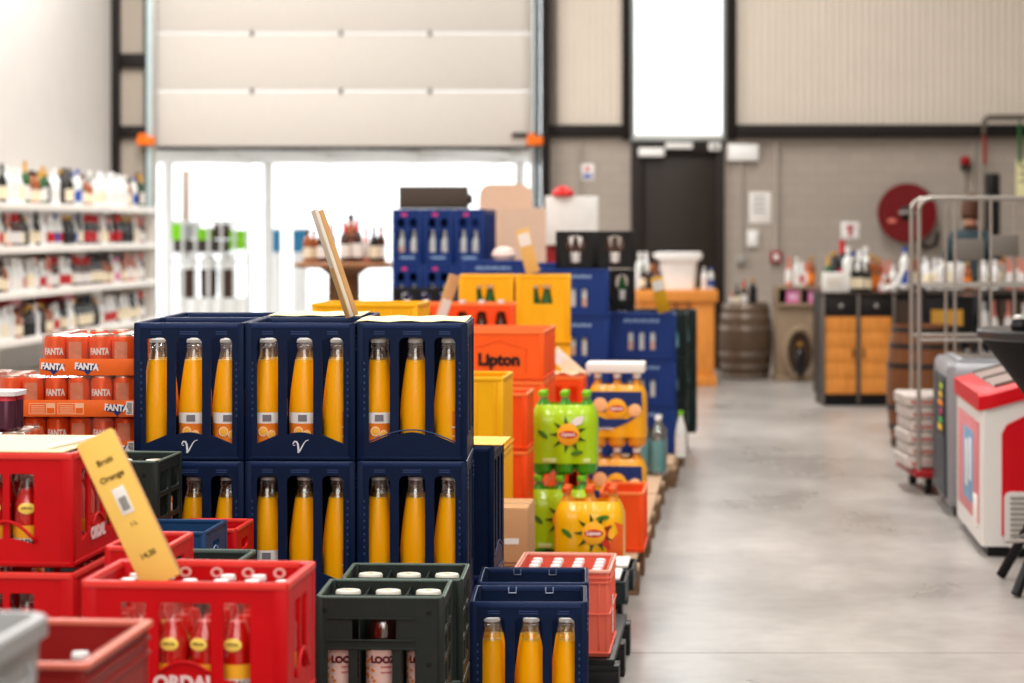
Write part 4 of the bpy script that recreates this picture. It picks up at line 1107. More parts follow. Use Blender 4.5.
# red-orange bottle crates behind the tea crates
RO = Proto(winc('bottle_crate', orange2, .34, .30, .243, [rrect(.05 + k * .095, .10, .12 + k * .095, .205, .03) for k in range(3)]))
for ci, (px, Y) in enumerate(((514, 11.72), (439, 11.72))):
    x, y = corner(px, Y, .34, .30, rv, 'R')
    for k in range(4):
        c = RO.put((x, y, 1.124 - .246 * (k + 1)), rv, f'red-orange crate with round-topped windows, {ORD[k]} from the top, {["beside the yellow column", "behind the wooden stick"][ci]}', 'crate', 'red-orange bottle crates')
        if k == 0:
            for i in range(3): bbeer.put(world(c, -.085 + i * .095, -.105, .010), 0, f'brown bottle, {["left", "middle", "right"][i]} window of red-orange crate {["beside yellow column", "behind the stick"][ci]}', 'bottle', 'bottles in the red-orange crates')
# small orange crate before the yellow column
SO = Proto(winc('bottle_crate', orange2, .175, .28, .206, [rrect(.03, .08, .075, .16, .01), rrect(.10, .08, .145, .16, .01)]))
x, y = corner(583.5, 11.75, .175, .28, ROT, 'R')
for k in range(3): SO.put((x, y, .762 - .207 * (k + 1)), ROT, f'small orange crate between yellow column and iced tea, {ORD[k]} from the top', 'crate', 'small orange crates')
sheet('cardboard_sheet', ((-.15, -.06), (.12, .06)), .004, M('cream_card', (248, 222, 190), .7), (x - .02, y - .02, .763), ROT + R(20), 'cream card lying across the small orange crate', .008)
YS = Proto(panel_crate('bottle_crate', yellow, .20, .20, .206, (), None))
# pale paddle card sticking up there
def blank_card(lab, px0, py0, px1, py1, Y, w_=.075, m=cardy, yaw=0.0):
    """card standing from the lower pixel point to the upper one"""
    x0, z0 = PX(px0, Y), PZ(py0, Y); x1, z1 = PX(px1, Y), PZ(py1, Y)
    L_ = math.hypot(x1 - x0, z1 - z0); a = math.atan2(x1 - x0, z1 - z0)
    o = empty('price_card'); tag(o, lab, 'price card')
    MB().box(-w_ / 2, -.004, 0, w_ / 2, .004, L_, bev=.001).build('board', m, o)
    MB().box(-w_ / 2 + .006, -.0055, L_ * .62, w_ / 2 - .006, -.004, L_ * .9).build('sticker', paper, o)
    o.matrix_world = Matrix.Translation((x0, Y, z0)) @ Matrix.Rotation(a, 4, 'Y') @ Matrix.Rotation(yaw, 4, 'Z')
    return o
blank_card('cream paddle-shaped price card by the small orange crate', 580, 376, 553, 352, 11.86, .07, M('cream_card'), R(10))
blank_card('slim brown wooden price stick between red-orange and yellow crates', 375, 518, 455, 275, 11.5, .06, M('raw_wood_edge'), R(30))
blank_card('ochre price card standing behind the tall yellow crates', 533, 273, 522, 229, 12.92, .075, M('ochre_card', (226, 184, 110), .7))
blank_card('mustard price card leaning before the wooden table', 664, 312.5, 656, 277, 14.45, .075, M('mustard_card', (214, 160, 28), .7))
# blue beer crates
def blue_beer():
    w, d, h = .40, .30, .278
    wins = [slot(.115 + k * .065, .148 + k * .065, .06, .06, .165, .012) for k in range(3)]
    o = crate('beer_crate', w, d, h, blue, wins, (), back=False, t=.006, rimh=.016, lip=.003, post=.024, hrib=(.012,), sribs=[(.05 + .05 * k, .056 + .05 * k, .02, .25) for k in range(5)])
    lettering('CRISTALLINE', .032, M('pale_blue_print', (150, 180, 214), .5), o, (0, -d / 2 - .001, .232), .0008, sx=.95) if False else None
    q = MB()
    for k in range(13):
        q.box(-.11 + k * .0165, -d / 2 - .0012, .224 + .003 * (k % 2), -.11 + k * .0165 + .010, -d / 2 + .001, .240 + .003 * ((k + 1) % 3), M('pale_blue_print', (150, 180, 214), .5))
    q.build('printed_name', None, o)
    return o
BB = Proto(blue_beer())
spots = [(608.5, 13.8, .302, 4, 'behind the tall yellow crates', 1.255), (676, 14.32, 0, 3, 'at the aisle edge', .98)]
for (px, Y, _, n, where, zt_) in spots:
    x, y = corner(px, Y, .40, .30, rv, 'R')
    for k in range(n):
        c = BB.put((x, y, zt_ - .28 * (k + 1)), rv, f'blue beer crate {where}, {ORD[k]} from the top', 'crate', 'blue beer crates')
        if k < 2:
            for i in range(3):
                (wbeer if (i + k) % 2 else pbeer).put(world(c, -.068 + i * .065 * 1.02, -.10, -.03 + .038), 0, f'pale bottle, {["left", "middle", "right"][i]} window of the {ORD[k]} blue crate {where}', 'bottle', 'pale bottles in the blue beer crates')
for o_ in [q for q in bpy.data.objects if q.get('group') == 'pale bottles in the blue beer crates']: o_.scale = (.75, .75, .75)
for j, (px, zt_) in enumerate(((527, 1.29), (562, 1.275))):
    x, y = corner(px, 14.62, .40, .30, rv, 'R')
    if j == 1: x = PX(527, 14.62) + .21; 
    for k in range(4): BB.put((x - (.0 if j == 0 else .0), y, zt_ - .28 * (k + 1) - (.012 if k == 3 and j == 0 else 0) * 0), rv, f'blue beer crate in the back row, {["left", "right"][j]} column, {ORD[k]} from the top', 'crate', 'blue beer crates')
pal(.46, 14.55, .86, .42, 'wooden pallet under the back row of blue beer crates')
tag(MB().lathe([(0, 0), (.06, .0), (.075, .03), (.06, .065), (.02, .08), (0, .08)], M('pale_pink_bag', (244, 214, 204), .5), 14).build('snack_bag', None, None, (PX(504, 14.7), 14.72, 1.292)), 'small pale pink bag lying on the back row of blue crates', 'bag')
# black beer crates with keyhole windows
def black_crate(w):
    kh = []
    for c in ([w / 2]):
        s_ = min(1, w / .228)
        kh.append([(c - .028 * s_, .02), (c + .028 * s_, .02), (c + .030 * s_, .09), (c + .056 * s_, .115), (c + .058 * s_, .15), (c + .045 * s_, .178), (c, .19), (c - .045 * s_, .178), (c - .058 * s_, .15), (c - .056 * s_, .115), (c - .030 * s_, .09)])
    return crate('beer_crate', w, .29, .213, black, kh, (), t=.006, rimh=.012, lip=.002, post=.02)
KB = Proto(black_crate(.226)); KN = Proto(black_crate(.155))
hop = M('pale_back_panel', (206, 190, 176), .6)
for j, px in enumerate((595, 634.5)):
    x, y = corner(px, 13.9, .226, .29, rv, 'R')
    c = KB.put((x, y, 1.257), rv, f'black beer crate on top of the blue ones, {["left", "right"][j]} of two', 'crate', 'black beer crates')
    for i, u in enumerate((-.05, .0, .05)):
        bbeer.put(world(c, u, -.10, .009), 0, f'brown bottle, {["left", "middle", "right"][i]} in the {["left", "right"][j]} black crate above the blue crates', 'bottle', 'brown bottles in the black crates')
for o_ in [q for q in bpy.data.objects if q.get('group') == 'brown bottles in the black crates']: o_.scale = (.8, .8, .75)
x, y = corner(634.5, 14.68, .150, .29, rv, 'R')
for k in range(5):
    c = KN.put((x, y, 1.236 - .219 * (k + 1)), rv, f'narrow black beer crate right of the blue column, {ORD[k]} below the wide black ones', 'crate', 'black beer crates')
    if k < 2: (bbeer if k else gbeer).put(world(c, 0, -.09, .009), 0, f'bottle showing in the window of the {ORD[k]} narrow black crate', 'bottle', 'brown bottles in the black crates').scale = (.8, .8, .75)
# dark green crates far along the aisle
dg2 = M('bottle_green_plastic', (14, 30, 26), .4, var=.2)
def green_crate():
    sh = [slot(.03 + .09 * k, .09 + .09 * k, .06, .06, .16, .02) for k in range(3)]
    return crate('beer_crate', .40, .30, .268, dg2, [slot(.05 + .11 * k, .13 + .11 * k, .06, .06, .16, .02) for k in range(3)], sh, t=.006, rimh=.014, lip=.003, post=.022)
DG = Proto(green_crate()); capb = Proto(vb('beer_bottle', 'beer', M('aqua_glass', (120, 190, 190), .15, coat=.5), M('aqua_label', (170, 216, 220), .5), M('white_cap'), .03, .24))
for ci, (px, Y, zt_) in enumerate(((686.5, 15.05, .948), (696, 15.75, .948 - .0))):
    x, y = corner(px, Y, .40, .30, ROT, 'R')
    n = 3
    for k in range(n):
        c = DG.put((x, y, (.948 if ci == 0 else .948) - .2685 * (k + 1)), ROT, f'dark green beer crate at the far aisle edge, {["nearer", "farther"][ci]} stack, {ORD[k]} from the top', 'crate', 'dark green beer crates')
        for i in range(3):
            capb.put(world(c, .16, -.095 + .09 * i, .009), 0, f'aqua bottle, {ORD[i]} side window, {ORD[k]} crate of {["nearer", "farther"][ci]} dark green stack', 'bottle', 'aqua bottles in the dark green crates')
lime = Proto(vb('beer_bottle', 'beer', cgl, lab_w, M('lime_cap'), .034, .27)); lime.put((PX(681, 14.1), 14.12, .142), 0, 'pale bottle with lime cap standing alone beside the blue beer crates', 'bottle')
# far navy-blue crates of water bottles
def six_crate():
    w, d, h = .203, .40, .368
    wins = [slot(a_, a_ + .05, z0_, z0_, z1_, .02) for a_ in (.035, .118) for z0_, z1_ in ((.075, .225), (.245, .305))]
    o = crate('water_crate', w, d, h, M('royal_blue_plastic', (8, 44, 108), .4, var=.15), wins, (), back=False, t=.006, rimh=.014, lip=.002, post=.02, sribs=[(.04 + .05 * k, .046 + .05 * k, .02, .34) for k in range(7)])
    MB().lathe([(0, .001), (.020, .001), (.021, 0)], M('magenta_print', (206, 60, 130), .5), 12, mtx=Matrix.Translation((-.02, -d / 2 - .001, .33)) @ FRONT, sy=.6).build('print_mark', None, o)
    MB().box(-.05, -d / 2 - .0015, .032, .05, -d / 2, .044).build('printed_name', M('pale_blue_print'), o)
    return o
SX = Proto(six_crate())
kk = 0
for j in range(2):
    for i in range(3):
        for k in range(4):
            if j == 1 and k > 1 and False: continue
            x = PX(392, 16.3) + .12 + i * .211 + j * .405 * .093; y = 16.53 + j * .412 - i * .2065 * .093
            c = SX.put((x, y, 1.616 - .369 * (k + 1)), ROT, f'royal blue water crate, {["left", "middle", "right"][i]} column, {ORD[k]} from the top, {["front", "rear"][j]} row', 'crate', 'royal blue water crates')
            if j == 0 and k < 2:
                for b_, u in enumerate((-.042, .042)):
                    ((pbeer if i == 0 and b_ == 0 else wbeer)).put(world(c, u, -.145, .009), 0, f'clear bottle, {["left", "right"][b_]} window of {["left", "middle", "right"][i]} water crate, {["top", "second"][k]} tier', 'bottle', 'water bottles in the royal blue crates')
pal(PX(484, 16.25) + .0, 16.22, .70, .92, 'wooden pallet under the royal blue water crates')
tag(MB().box(0, 0, 0, .470, .3, .152, M('taupe_carton', (78, 66, 58), .7), bev=.006).box(.470, .06, .03, .50, .2, .10, M('taupe_carton'), bev=.012).build('dark_carton', None, None, (PX(400, 16.5), 16.35, 1.619)), 'dark taupe carton lying on top of the royal blue water crates', 'box')
# black crates with pale caps before them
KC = Proto(crate('beer_crate', .40, .30, .24, black, [rrect(.04 + k * .12, .10, .12 + k * .12, .215, .02) for k in range(3)], (), t=.006, rimh=.01, lip=.002, post=.02))
x, y = corner(455, 15.3, .40, .30, rv, 'R')
for k in range(4):
    c = KC.put((x, y, 1.10 - .24 * (k + 1)), rv, f'black crate of pale-labelled bottles below the royal blue crates, {ORD[k]} from the top', 'crate', 'black beer crates')
    if k == 0:
        for i in range(3): bbeer.put(world(c, -.12 + .12 * i, -.10, .009), 0, f'brown bottle, {["left", "middle", "right"][i]} window of black crate below royal blue ones', 'bottle', 'brown bottles in the black crates').scale = (.85, .85, .85)
pallet('wooden_pallet', x, y, 0, .44, .34, .139, rv, 'wooden pallet under the black crates before the royal blue ones', boards=4)
x, y = corner(392, 15.0, .40, .30, rv, 'R'); 
for k in range(3): BB.put((x, y, .98 - .28 * (k + 1)), rv, f'blue beer crate left of the black bottle crates, {ORD[k]} from the top', 'crate', 'blue beer crates')
pallet('wooden_pallet', x, y, 0, .44, .34, .139, rv, 'wooden pallet under the blue crates left of the black ones', boards=4)
# cardboard displays
def display(px0, px1, pyt, Y, lab, rnd):
    x0, x1, zt_ = PX(px0, Y), PX(px1, Y), PZ(pyt, Y); r_ = .09 if rnd else .01
    o = MB().prism([(p[0], p[1]) for p in [(x0, 0), (x1, 0)] + [(x1 - r_ + r_ * math.cos(R(t)), zt_ - r_ + r_ * math.sin(R(t))) for t in range(0, 91, 15)] + [(x0 + r_ + r_ * math.cos(R(t)), zt_ - r_ + r_ * math.sin(R(t))) for t in range(90, 181, 15)]], 0, .03, pinkbox, Matrix.Translation((0, Y, 0)) @ FRONT).build('cardboard_display')
    q = MB()
    for k in range(4): q.box(x0 + .01, Y, .35 + k * .33, x1 - .01, Y + .26, .365 + k * .33, pinkbox)
    q.box(x0 + .005, Y, .0, x0 + .015, Y + .26, zt_ - .1, pinkbox).box(x1 - .015, Y, .0, x1 - .005, Y + .26, zt_ - .1, pinkbox)
    q.build('shelves', None, o)
    return tag(o, lab, 'cardboard display')
display(479, 532, 184, 18.35, 'tall beige cardboard display with rounded top behind the blue crates', True)
display(500, 546, 208, 17.75, 'beige cardboard display with square top, nearer of two', False)
# white board on red stand
o = MB().box(PX(545, 19), 19.0, PZ(245, 19), PX(598, 19), 19.05, PZ(196, 19), M('white_board', (236, 234, 230), .5), bev=.004).build('notice_board'); tag(o, 'blank white board on red stand beside the dark steel post', 'board')
q = MB().box(PX(545, 19), 19.06, 0, PX(556, 19), 19.12, PZ(230, 19), crimson, bev=.004).box(PX(588, 19), 19.06, 0, PX(597, 19), 19.12, PZ(230, 19), crimson, bev=.004).box(PX(545, 19), 19.06, PZ(275, 19), PX(597, 19), 19.12, PZ(262, 19), crimson, bev=.004); q.build('stand', None, o)
q = MB().lathe([(0, 0), (.085, 0), (.09, .02), (.07, .05), (.03, .075), (0, .08)], M('bright_red_plastic', (214, 40, 40), .4), 14); tag(q.build('red_bow', None, None, (PX(563, 19), 19.025, PZ(196, 19) + .001)), 'small red and white object on top of the blank board', 'ornament')
# ---- wooden table with bucket
o = empty('wooden_table', (0, 0, 0)); tag(o, 'chunky orange pine table in front of the dark door', 'table')
YT = 22.4; zt_ = PZ(290, YT); a, b_ = PX(637, YT), PX(718, YT)
MB().box(a, YT, zt_ - .115, b_, YT + .7, zt_, bev=.01).build('table_top', woodo, o)
for x0, x1 in ((a + .02, a + .20), (b_ - .22, b_ - .03)):
    for yy in (YT + .03, YT + .5): MB().box(x0, yy, 0.1, x1, yy + .17, zt_ - .115, bev=.008).build('leg', woodo, o)
for yy in (YT, YT + .47): MB().box(a + .0, yy, 0, b_ - .01, yy + .22, .1, bev=.008).build('foot_beam', woodo, o)
for k in range(3): MB().box(a + .26 + k * .12, YT + .06, .1, a + .36 + k * .12, YT + .08, zt_ - .13, bev=.004).build('back_slat', woodo, o)
o = MB().loft([[(p[0], p[1], z) for p in rrect(-a_, -b2, a_, b2, .05, 4)] for a_, b2, z in ((.145, .11, 0), (.165, .13, .27), (.20, .16, .275), (.215, .17, .32), (.21, .17, .345), (.19, .155, .35), (.17, .135, .30), (.15, .11, .02))], M('white_tub', (246, 244, 240), .35), cap=True).build('tub'); tag(o, 'large white tapered tub on the orange pine table', 'tub'); o.location = (PX(679, 22.65), 22.65, zt_)
MB().tube([(-.215, -.05, .30), (-.235, -.02, .33), (-.235, .02, .33), (-.215, .05, .30)], .012, M('white_tub')).build('handle', None, o)
# ---- bank of shop bottles
BANK = []
def bank(desc, *a_, **k): BANK.append((desc, Proto(vb(*a_, **k))))
bank('white frosted bottle', 'spirit_bottle', 'spirit', M('frosted_white', (240, 240, 240), .3), lab_w, None, .04, .28)
bank('white gift tube', 'gift_tube', 'carafe', M('frosted_white'), cream, None, .045, .27)
bank('cream-labelled wine bottle', 'wine_bottle', 'wine', kgl, cream, blkl, .037, .30)
bank('black spirit bottle', 'spirit_bottle', 'spirit', kgl, blkl, gold, .04, .27)
bank('white-labelled clear bottle', 'spirit_bottle', 'spirit', cgl, lab_w, M('white_cap'), .036, .29)
bank('amber whisky bottle', 'spirit_bottle', 'spirit', agl, cream, blkl, .04, .26)
bank('white-labelled brown bottle', 'spirit_bottle', 'wine', bgl, lab_w, redl, .037, .29)
bank('teal bottle', 'spirit_bottle', 'spirit', tgl, lab_w, gold, .036, .29)
bank('red-labelled clear bottle', 'spirit_bottle', 'wine', cgl, redl, M('white_cap'), .036, .28)
bank('blue-labelled clear bottle', 'spirit_bottle', 'spirit', cgl, blul, blul, .034, .28)
bank('green wine bottle', 'wine_bottle', 'wine', gg, lab_w, gold, .037, .30)
bank('rose bottle', 'wine_bottle', 'carafe', rgl, lab_w, gold, .038, .29)
bank('red-labelled black bottle', 'wine_bottle', 'wine', kgl, redl, redl, .037, .29)
bank('pink-labelled bottle', 'spirit_bottle', 'spirit', cgl, pinkl, pinkl, .036, .25)
bank('orange-labelled bottle', 'spirit_bottle', 'spirit', agl, orl, gold, .038, .26)
BI = {d_: i for i, (d_, _) in enumerate(BANK)}
def shelf_box(name, w_, d_, h_, m, loc, rz, lab, cat='box', group=None, m2=None):
    o = MB().box(-w_ / 2, -d_ / 2, 0, w_ / 2, d_ / 2, h_, m, bev=.004).build(name, None, None, loc, rz)
    MB().box(-w_ * .3, -d_ / 2 - .001, h_ * .3, w_ * .3, -d_ / 2, h_ * .7, m2 or cream).build('front_label', None, o)
    return tag(o, lab, cat, group)
# ---- left shelving, against the slanted wall
RW = Matrix.Translation((xl, YW, 0)) @ Matrix.Rotation(ROT, 4, 'Z')
sh = empty('shelving', (xl, YW, 0), ROT); tag(sh, 'long white shelving of bottles along the left wall', 'shelving')
mw_ = M('white_shelf', (246, 240, 232), .5, var=.02)
LV = [1.68, 1.325, .955, .57, .2]
for k, z in enumerate(LV):
    for seg in range(4): MB().box(.03, -7.6 + seg * 1.72, z - .045, .60, -7.6 + (seg + 1) * 1.72 - .01, z, bev=.004).build('shelf_board', mw_, sh)
    for seg in range(4): MB().box(.60, -7.6 + seg * 1.72, z - .05, .612, -7.6 + (seg + 1) * 1.72 - .01, z + .012, bev=.002).build('price_rail', mw_, sh)
for seg in range(5):
    MB().box(.02, -7.62 + seg * 1.72, 0, .06, -7.58 + seg * 1.72, 1.95, bev=.003).build('upright', mw_, sh)
MB().box(.02, -.75, 0, .60, -.73, 1.62, bev=.003).build('end_panel', M('pale_end_panel', (224, 218, 210), .6), sh)
random.seed(3)
shn = ['top', 'second', 'third', 'fourth']
wts = [[0, 0, 1, 4, 9, 3, 3, 2, 7, 10, 5, 2, 11], [2, 3, 12, 3, 2, 4, 0, 6, 8, 11, 1, 3, 9, 12], [0, 1, 4, 8, 2, 5, 3, 13, 6, 6, 11, 2, 5], [2, 0, 1, 5, 6, 0, 4, 3, 8, 3, 2, 3]]
for s_ in range(4):
    n = 52; last = -1
    for i in range(n):
        ly = -6.95 + i * .1175 + random.uniform(-.015, .015)
        k = random.choice(wts[s_])
        if random.random() < .35 and last >= 0: k = last
        last = k
        lx = .535 - random.uniform(0, .03)
        p_ = RW @ Vector((lx, ly, LV[s_] + .001))
        sc = random.uniform(.88, 1.08)
        o_ = BANK[k][1].put(p_, random.uniform(0, 6), f'{BANK[k][0]}, {ordn(i)} from the near end of the {shn[s_]} white shelf', 'bottle', f'bottles on the {shn[s_]} white shelf')
        o_.scale = (sc * 1.08, sc * 1.08, sc * 1.12 if s_ == 0 else min(sc, .98))
        if (i + s_) % 3 == 0 and i < n - 1:
            p_ = RW @ Vector((.40, ly + .06, LV[s_] + .001)); k = random.choice(wts[s_])
            BANK[k][1].put(p_, 1.0, f'{BANK[k][0]} in back row behind the {ordn(i)}, {shn[s_]} shelf', 'bottle', f'bottles on the {shn[s_]} white shelf').scale = (.95, .95, .95)
for k, (ly, z, w_, h_, m_, lab) in enumerate(((-3.0, .57, .42, .30, M('bright_red_plastic'), 'bright red gift box on the fourth white shelf'), (-4.6, .57, .3, .31, M('bright_red_plastic'), 'smaller bright red box on the fourth white shelf'), (-1.25, .57, .3, .14, M('amber_label'), 'amber box at far end of the fourth white shelf'), (-2.0, .57, .35, .32, paper, 'white carton on the fourth white shelf beside the red box'), (-2.6, .955, .4, .30, paper, 'white rounded carton on the third white shelf'))):
    p_ = RW @ Vector((.68 if 0 else .22, ly, z + .001)); shelf_box('gift_box', .26, w_, h_, m_, p_, ROT, lab)
# ================================================================== back of the hall
def B(desc, px, Y, z, place, sc=1.0, grp=None, rot=0):
    k = BI[desc]; o_ = BANK[k][1].put((PX(px, Y), Y, z), rot, f'{desc} {place}', 'bottle', grp); o_.scale = (sc, sc, sc); return o_
zT = PZ(290, 22.4) + .001
for px, d_, Y, sc in ((640, 'white-labelled clear bottle', 22.7, 1.2), (646, 'red-labelled clear bottle', 22.8, 1.25), (643, 'cream-labelled wine bottle', 22.55, .8), (650, 'black spirit bottle', 22.55, .8), (654, 'amber whisky bottle', 22.9, 1.1)):
    B(d_, px, Y, zT, 'at the left end of the orange pine table', sc, 'bottles on the orange pine table')
for px, d_, Y, sc in ((664, 'blue-labelled clear bottle', 22.98, 1.25), (672, 'white gift tube', 22.98, 1.2)): B(d_, px, Y, zT, 'behind the white tub on the pine table', sc, 'bottles on the orange pine table')
for px, d_ in ((704, 'white frosted bottle'), (711, 'blue-labelled clear bottle')): B(d_, px, 22.6, zT, 'right of the white tub on the pine table', .75, 'bottles on the orange pine table')
# barrels
def barrel(name, r, h, lab, loc, m, hoopm=None):
    prof = [(0, .02), (r * .78, .02), (r * .80, 0), (r * .84, .0)] + [(r * (.84 + .16 * math.sin(math.pi * t / 10)), h * t / 10) for t in range(1, 10)] + [(r * .84, h), (r * .80, h), (r * .78, h - .03), (0, h - .03)]
    o = MB().lathe(prof, m, 32).build(name)
    for k, z in enumerate((.04, .17, .33, .67, .83, .96)):
        rr_ = r * (.84 + .16 * math.sin(math.pi * z)) + .004; zz = z * h
        r2_ = r * (.84 + .16 * math.sin(math.pi * min(1, z + .03 / h))) + .004
        MB().lathe([(rr_ - .006, zz - .015), (rr_, zz - .015), (r2_, zz + .02), (r2_ - .006, zz + .02)], hoopm or M('barrel_hoop', (150, 138, 126), .35, metal=.7), 32).build('hoop', None, o)
    o.location = loc
    return tag(o, lab, 'barrel')
stv = M('barrel_staves', (92, 74, 58), .55, var=.45, scale=7, stretch=(6, 6, .8))
barrel('barrel', .27, .745, 'grey-brown oak barrel standing right of the dark door', (PX(746, 23.6), 23.65, 0), stv)
for px, d_, s_ in ((731, 'rose bottle', .5), (737, 'cream-labelled wine bottle', .7), (744, 'white-labelled brown bottle', .85), (753, 'black spirit bottle', 1.0)): B(d_, px, 23.6, .717, 'on the oak barrel by the dark door', s_, 'bottles on the oak barrel')
barrel('barrel', .26, .83, 'brown oak barrel with black hoops behind the roll cage', (PX(930, 16.1), 16.3, 0), M('barrel_brown', (108, 64, 32), .5, var=.45, scale=7, stretch=(6, 6, .8)), M('dark_hoop', (38, 30, 26), .5))
# wooden shelf box and the oval stand
o = empty('wooden_stand', (PX(800, 23.2), 23.2, 0)); tag(o, 'weathered wooden stand with an oval opening beside the cabinet', 'stand')
MB().box(-.22, 0, 0, .22, .35, .72, bev=.008).build('body', woodg, o)
MB().box(-.24, -.04, .0, .24, .36, .05, bev=.01).build('foot_board', woodg, o)
q = MB(); N_ = 28
ring = [[(( .145 + .035 * math.cos(2 * math.pi * j / 8)) * math.cos(2 * math.pi * i / N_), -.02 - .05 * math.sin(2 * math.pi * j / 8), .27 + (.24 + .035 * math.cos(2 * math.pi * j / 8)) * math.sin(2 * math.pi * i / N_)) for j in range(8)] for i in range(N_)]
q.loft(ring + [ring[0]], woodg, cap=False).build('oval_ring', None, o)
q = MB().lathe([(0, 0), (.12, 0), (.125, .005)], M('oval_inner', (70, 52, 38), .5), 24, mtx=Matrix.Translation((0, -.012, .27)) @ FRONT, sy=1.75); q.build('oval_back', None, o)
bt = B('black spirit bottle', 800, 23.10, .07, 'standing inside the oval opening of the wooden stand', 1.15)
o = empty('wine_box', (PX(800, 23.2), 23.2, .722)); tag(o, 'flat wooden box shelf with pink packs on the weathered stand', 'box shelf')
MB().box(-.23, -.05, 0, .23, .33, .03, bev=.004).build('bottom_board', woodg, o); MB().box(-.23, -.05, .17, .23, .33, .195, bev=.004).build('top_board', woodg, o)
for a_ in (-.23, -.01, .21): MB().box(a_, -.04, .03, a_ + .02, .32, .17, bev=.002).build('divider', woodg, o)
MB().box(-.21, .30, .03, .21, .32, .17).build('back_board', black, o)
for k, px in enumerate((793, 815)): shelf_box('pink_pack', .13, .12, .135, pinkl, (PX(px, 23.2), 23.24, .753), 0, f'pink pack inside the wooden box shelf, {["left", "right"][k]} of two', 'pack', 'pink packs', M('lilac', (232, 190, 220), .5))
for k, (px, d_, s_) in enumerate(((789, 'rose bottle', 1.0), (797, 'white-labelled clear bottle', .95), (802, 'red-labelled clear bottle', .85), (806, 'rose bottle', .8), (811, 'orange-labelled bottle', 1.1), (818, 'green wine bottle', 1.1), (823, 'amber whisky bottle', 1.0), (828, 'black spirit bottle', 1.15))): B(d_, px, 23.3, .919, f'on the wooden box shelf, {ORD[k]} from the left', s_, 'bottles on the wooden box shelf') if px < 818 else None
# cabinet
YC_ = 20.0
x0, x1 = PX(822, YC_), PX(895, YC_)
o = empty('cabinet', ((x0 + x1) / 2, YC_, 0)); tag(o, 'black framed cabinet with two orange pine doors and two drawers', 'cabinet')
W_ = (x1 - x0) / 2; zc = .945
MB().box(-W_, .02, .08, W_, .6, zc - .02, bev=.004).build('carcass', M('black_stained_wood', (30, 26, 24), .5), o)
MB().box(-W_ + .02, .05, 0, W_ - .02, .58, .08).build('plinth', black, o)
MB().box(-W_ - .02, -.02, zc - .02, W_ + .06, .62, zc + .0, bev=.003).build('top_panel', M('dark_top', (58, 48, 40), .5), o)
for k in range(2):
    a_ = -W_ + .03 + k * (W_ - .01); b2 = a_ + W_ - .05
    d_ = MB()
    for pl in range(5): d_.box(a_, -.005, .10 + pl * .129, b2, .02, .10 + pl * .129 + .127, bev=.004)
    d_ = d_.build('door', woodo, o)
    MB().box(b2 - .03 if k == 0 else a_ + .015, -.02, .40, b2 - .015 if k == 0 else a_ + .03, -.005, .48, bev=.003).build('door_pull', iron, d_)
    dr = MB().box(a_, -.005, .77, b2, .02, .90, bev=.004).build('drawer', M('black_stained_wood'), o)
    MB().lathe([(0, 0), (.012, 0), (.018, .02), (0, .026)], steel, 12, mtx=Matrix.Translation(((a_ + b2) / 2, -.005, .835)) @ FRONT).build('knob', None, dr)
for a_ in (-W_, -.012, W_ - .02): MB().box(a_, -.02, .02, a_ + .02, .0, zc - .02, bev=.002).build('frame_bar', M('grey_steel_frame', (120, 112, 104), .4, metal=.5), o)
# dark counter going on to the right of the cabinet and left of it
o = empty('counter', (PX(905, 21), 21.0, 0)); tag(o, 'dark display counter running on behind the roll cage', 'counter')
MB().box(-.14, 0, .90, 1.3, .6, .945, bev=.004).build('counter_top', M('dark_top'), o); MB().box(-.10, .06, 0, 1.28, .56, .90, bev=.004).build('body', M('black_stained_wood'), o)
for k in range(3): MB().box(-.06 + k * .45, .045, .1, .34 + k * .45, .06, .85, bev=.004).build('door', M('dark_wood_door', (70, 52, 38), .5), o)
random.seed(5)
zc1 = zc + .001
names_ = ['black spirit bottle', 'white-labelled clear bottle', 'blue-labelled clear bottle', 'orange-labelled bottle', 'white frosted bottle', 'cream-labelled wine bottle', 'rose bottle', 'amber whisky bottle', 'green wine bottle', 'white gift tube', 'red-labelled black bottle']
for k, (px, Y, d_, s_) in enumerate(((828, 20.45, 'green wine bottle', 1.0), (834, 20.5, 'black spirit bottle', 1.25), (842, 20.5, 'red-labelled black bottle', 1.5), (848, 20.4, 'white-labelled clear bottle', 1.3), (853, 20.5, 'blue-labelled clear bottle', 1.2), (860, 20.3, 'white gift tube', 1.3), (866, 20.5, 'white-labelled clear bottle', 1.3), (872, 20.35, 'orange-labelled bottle', 1.2), (878, 20.5, 'orange-labelled bottle', 1.1), (884, 20.5, 'rose bottle', .9), (890, 20.45, 'rose bottle', .9), (854, 20.15, 'cream-labelled wine bottle', .9), (861, 20.12, 'cream-labelled wine bottle', .9), (868, 20.15, 'cream-labelled wine bottle', .85), (881, 20.12, 'rose bottle', .5), (888, 20.14, 'amber whisky bottle', .6), (893, 20.3, 'white frosted bottle', .8))):
    B(d_, px, Y, zc1, f'on the cabinet with pine doors, {ORD[k]} of its display', s_, 'bottles on the pine-door cabinet')
shelf_box('white_gift_bag', .185, .10, .165, paper, (PX(834, 20.1), 20.12, zc1), 0, 'white gift box on the left end of the pine-door cabinet', m2=M('pale_label', (224, 214, 200), .6))
shelf_box('picture_card', .10, .03, .11, white, (PX(857, 20.7), 20.56, zc1 + .0), 0, 'small white card standing among the bottles on the cabinet', 'card')
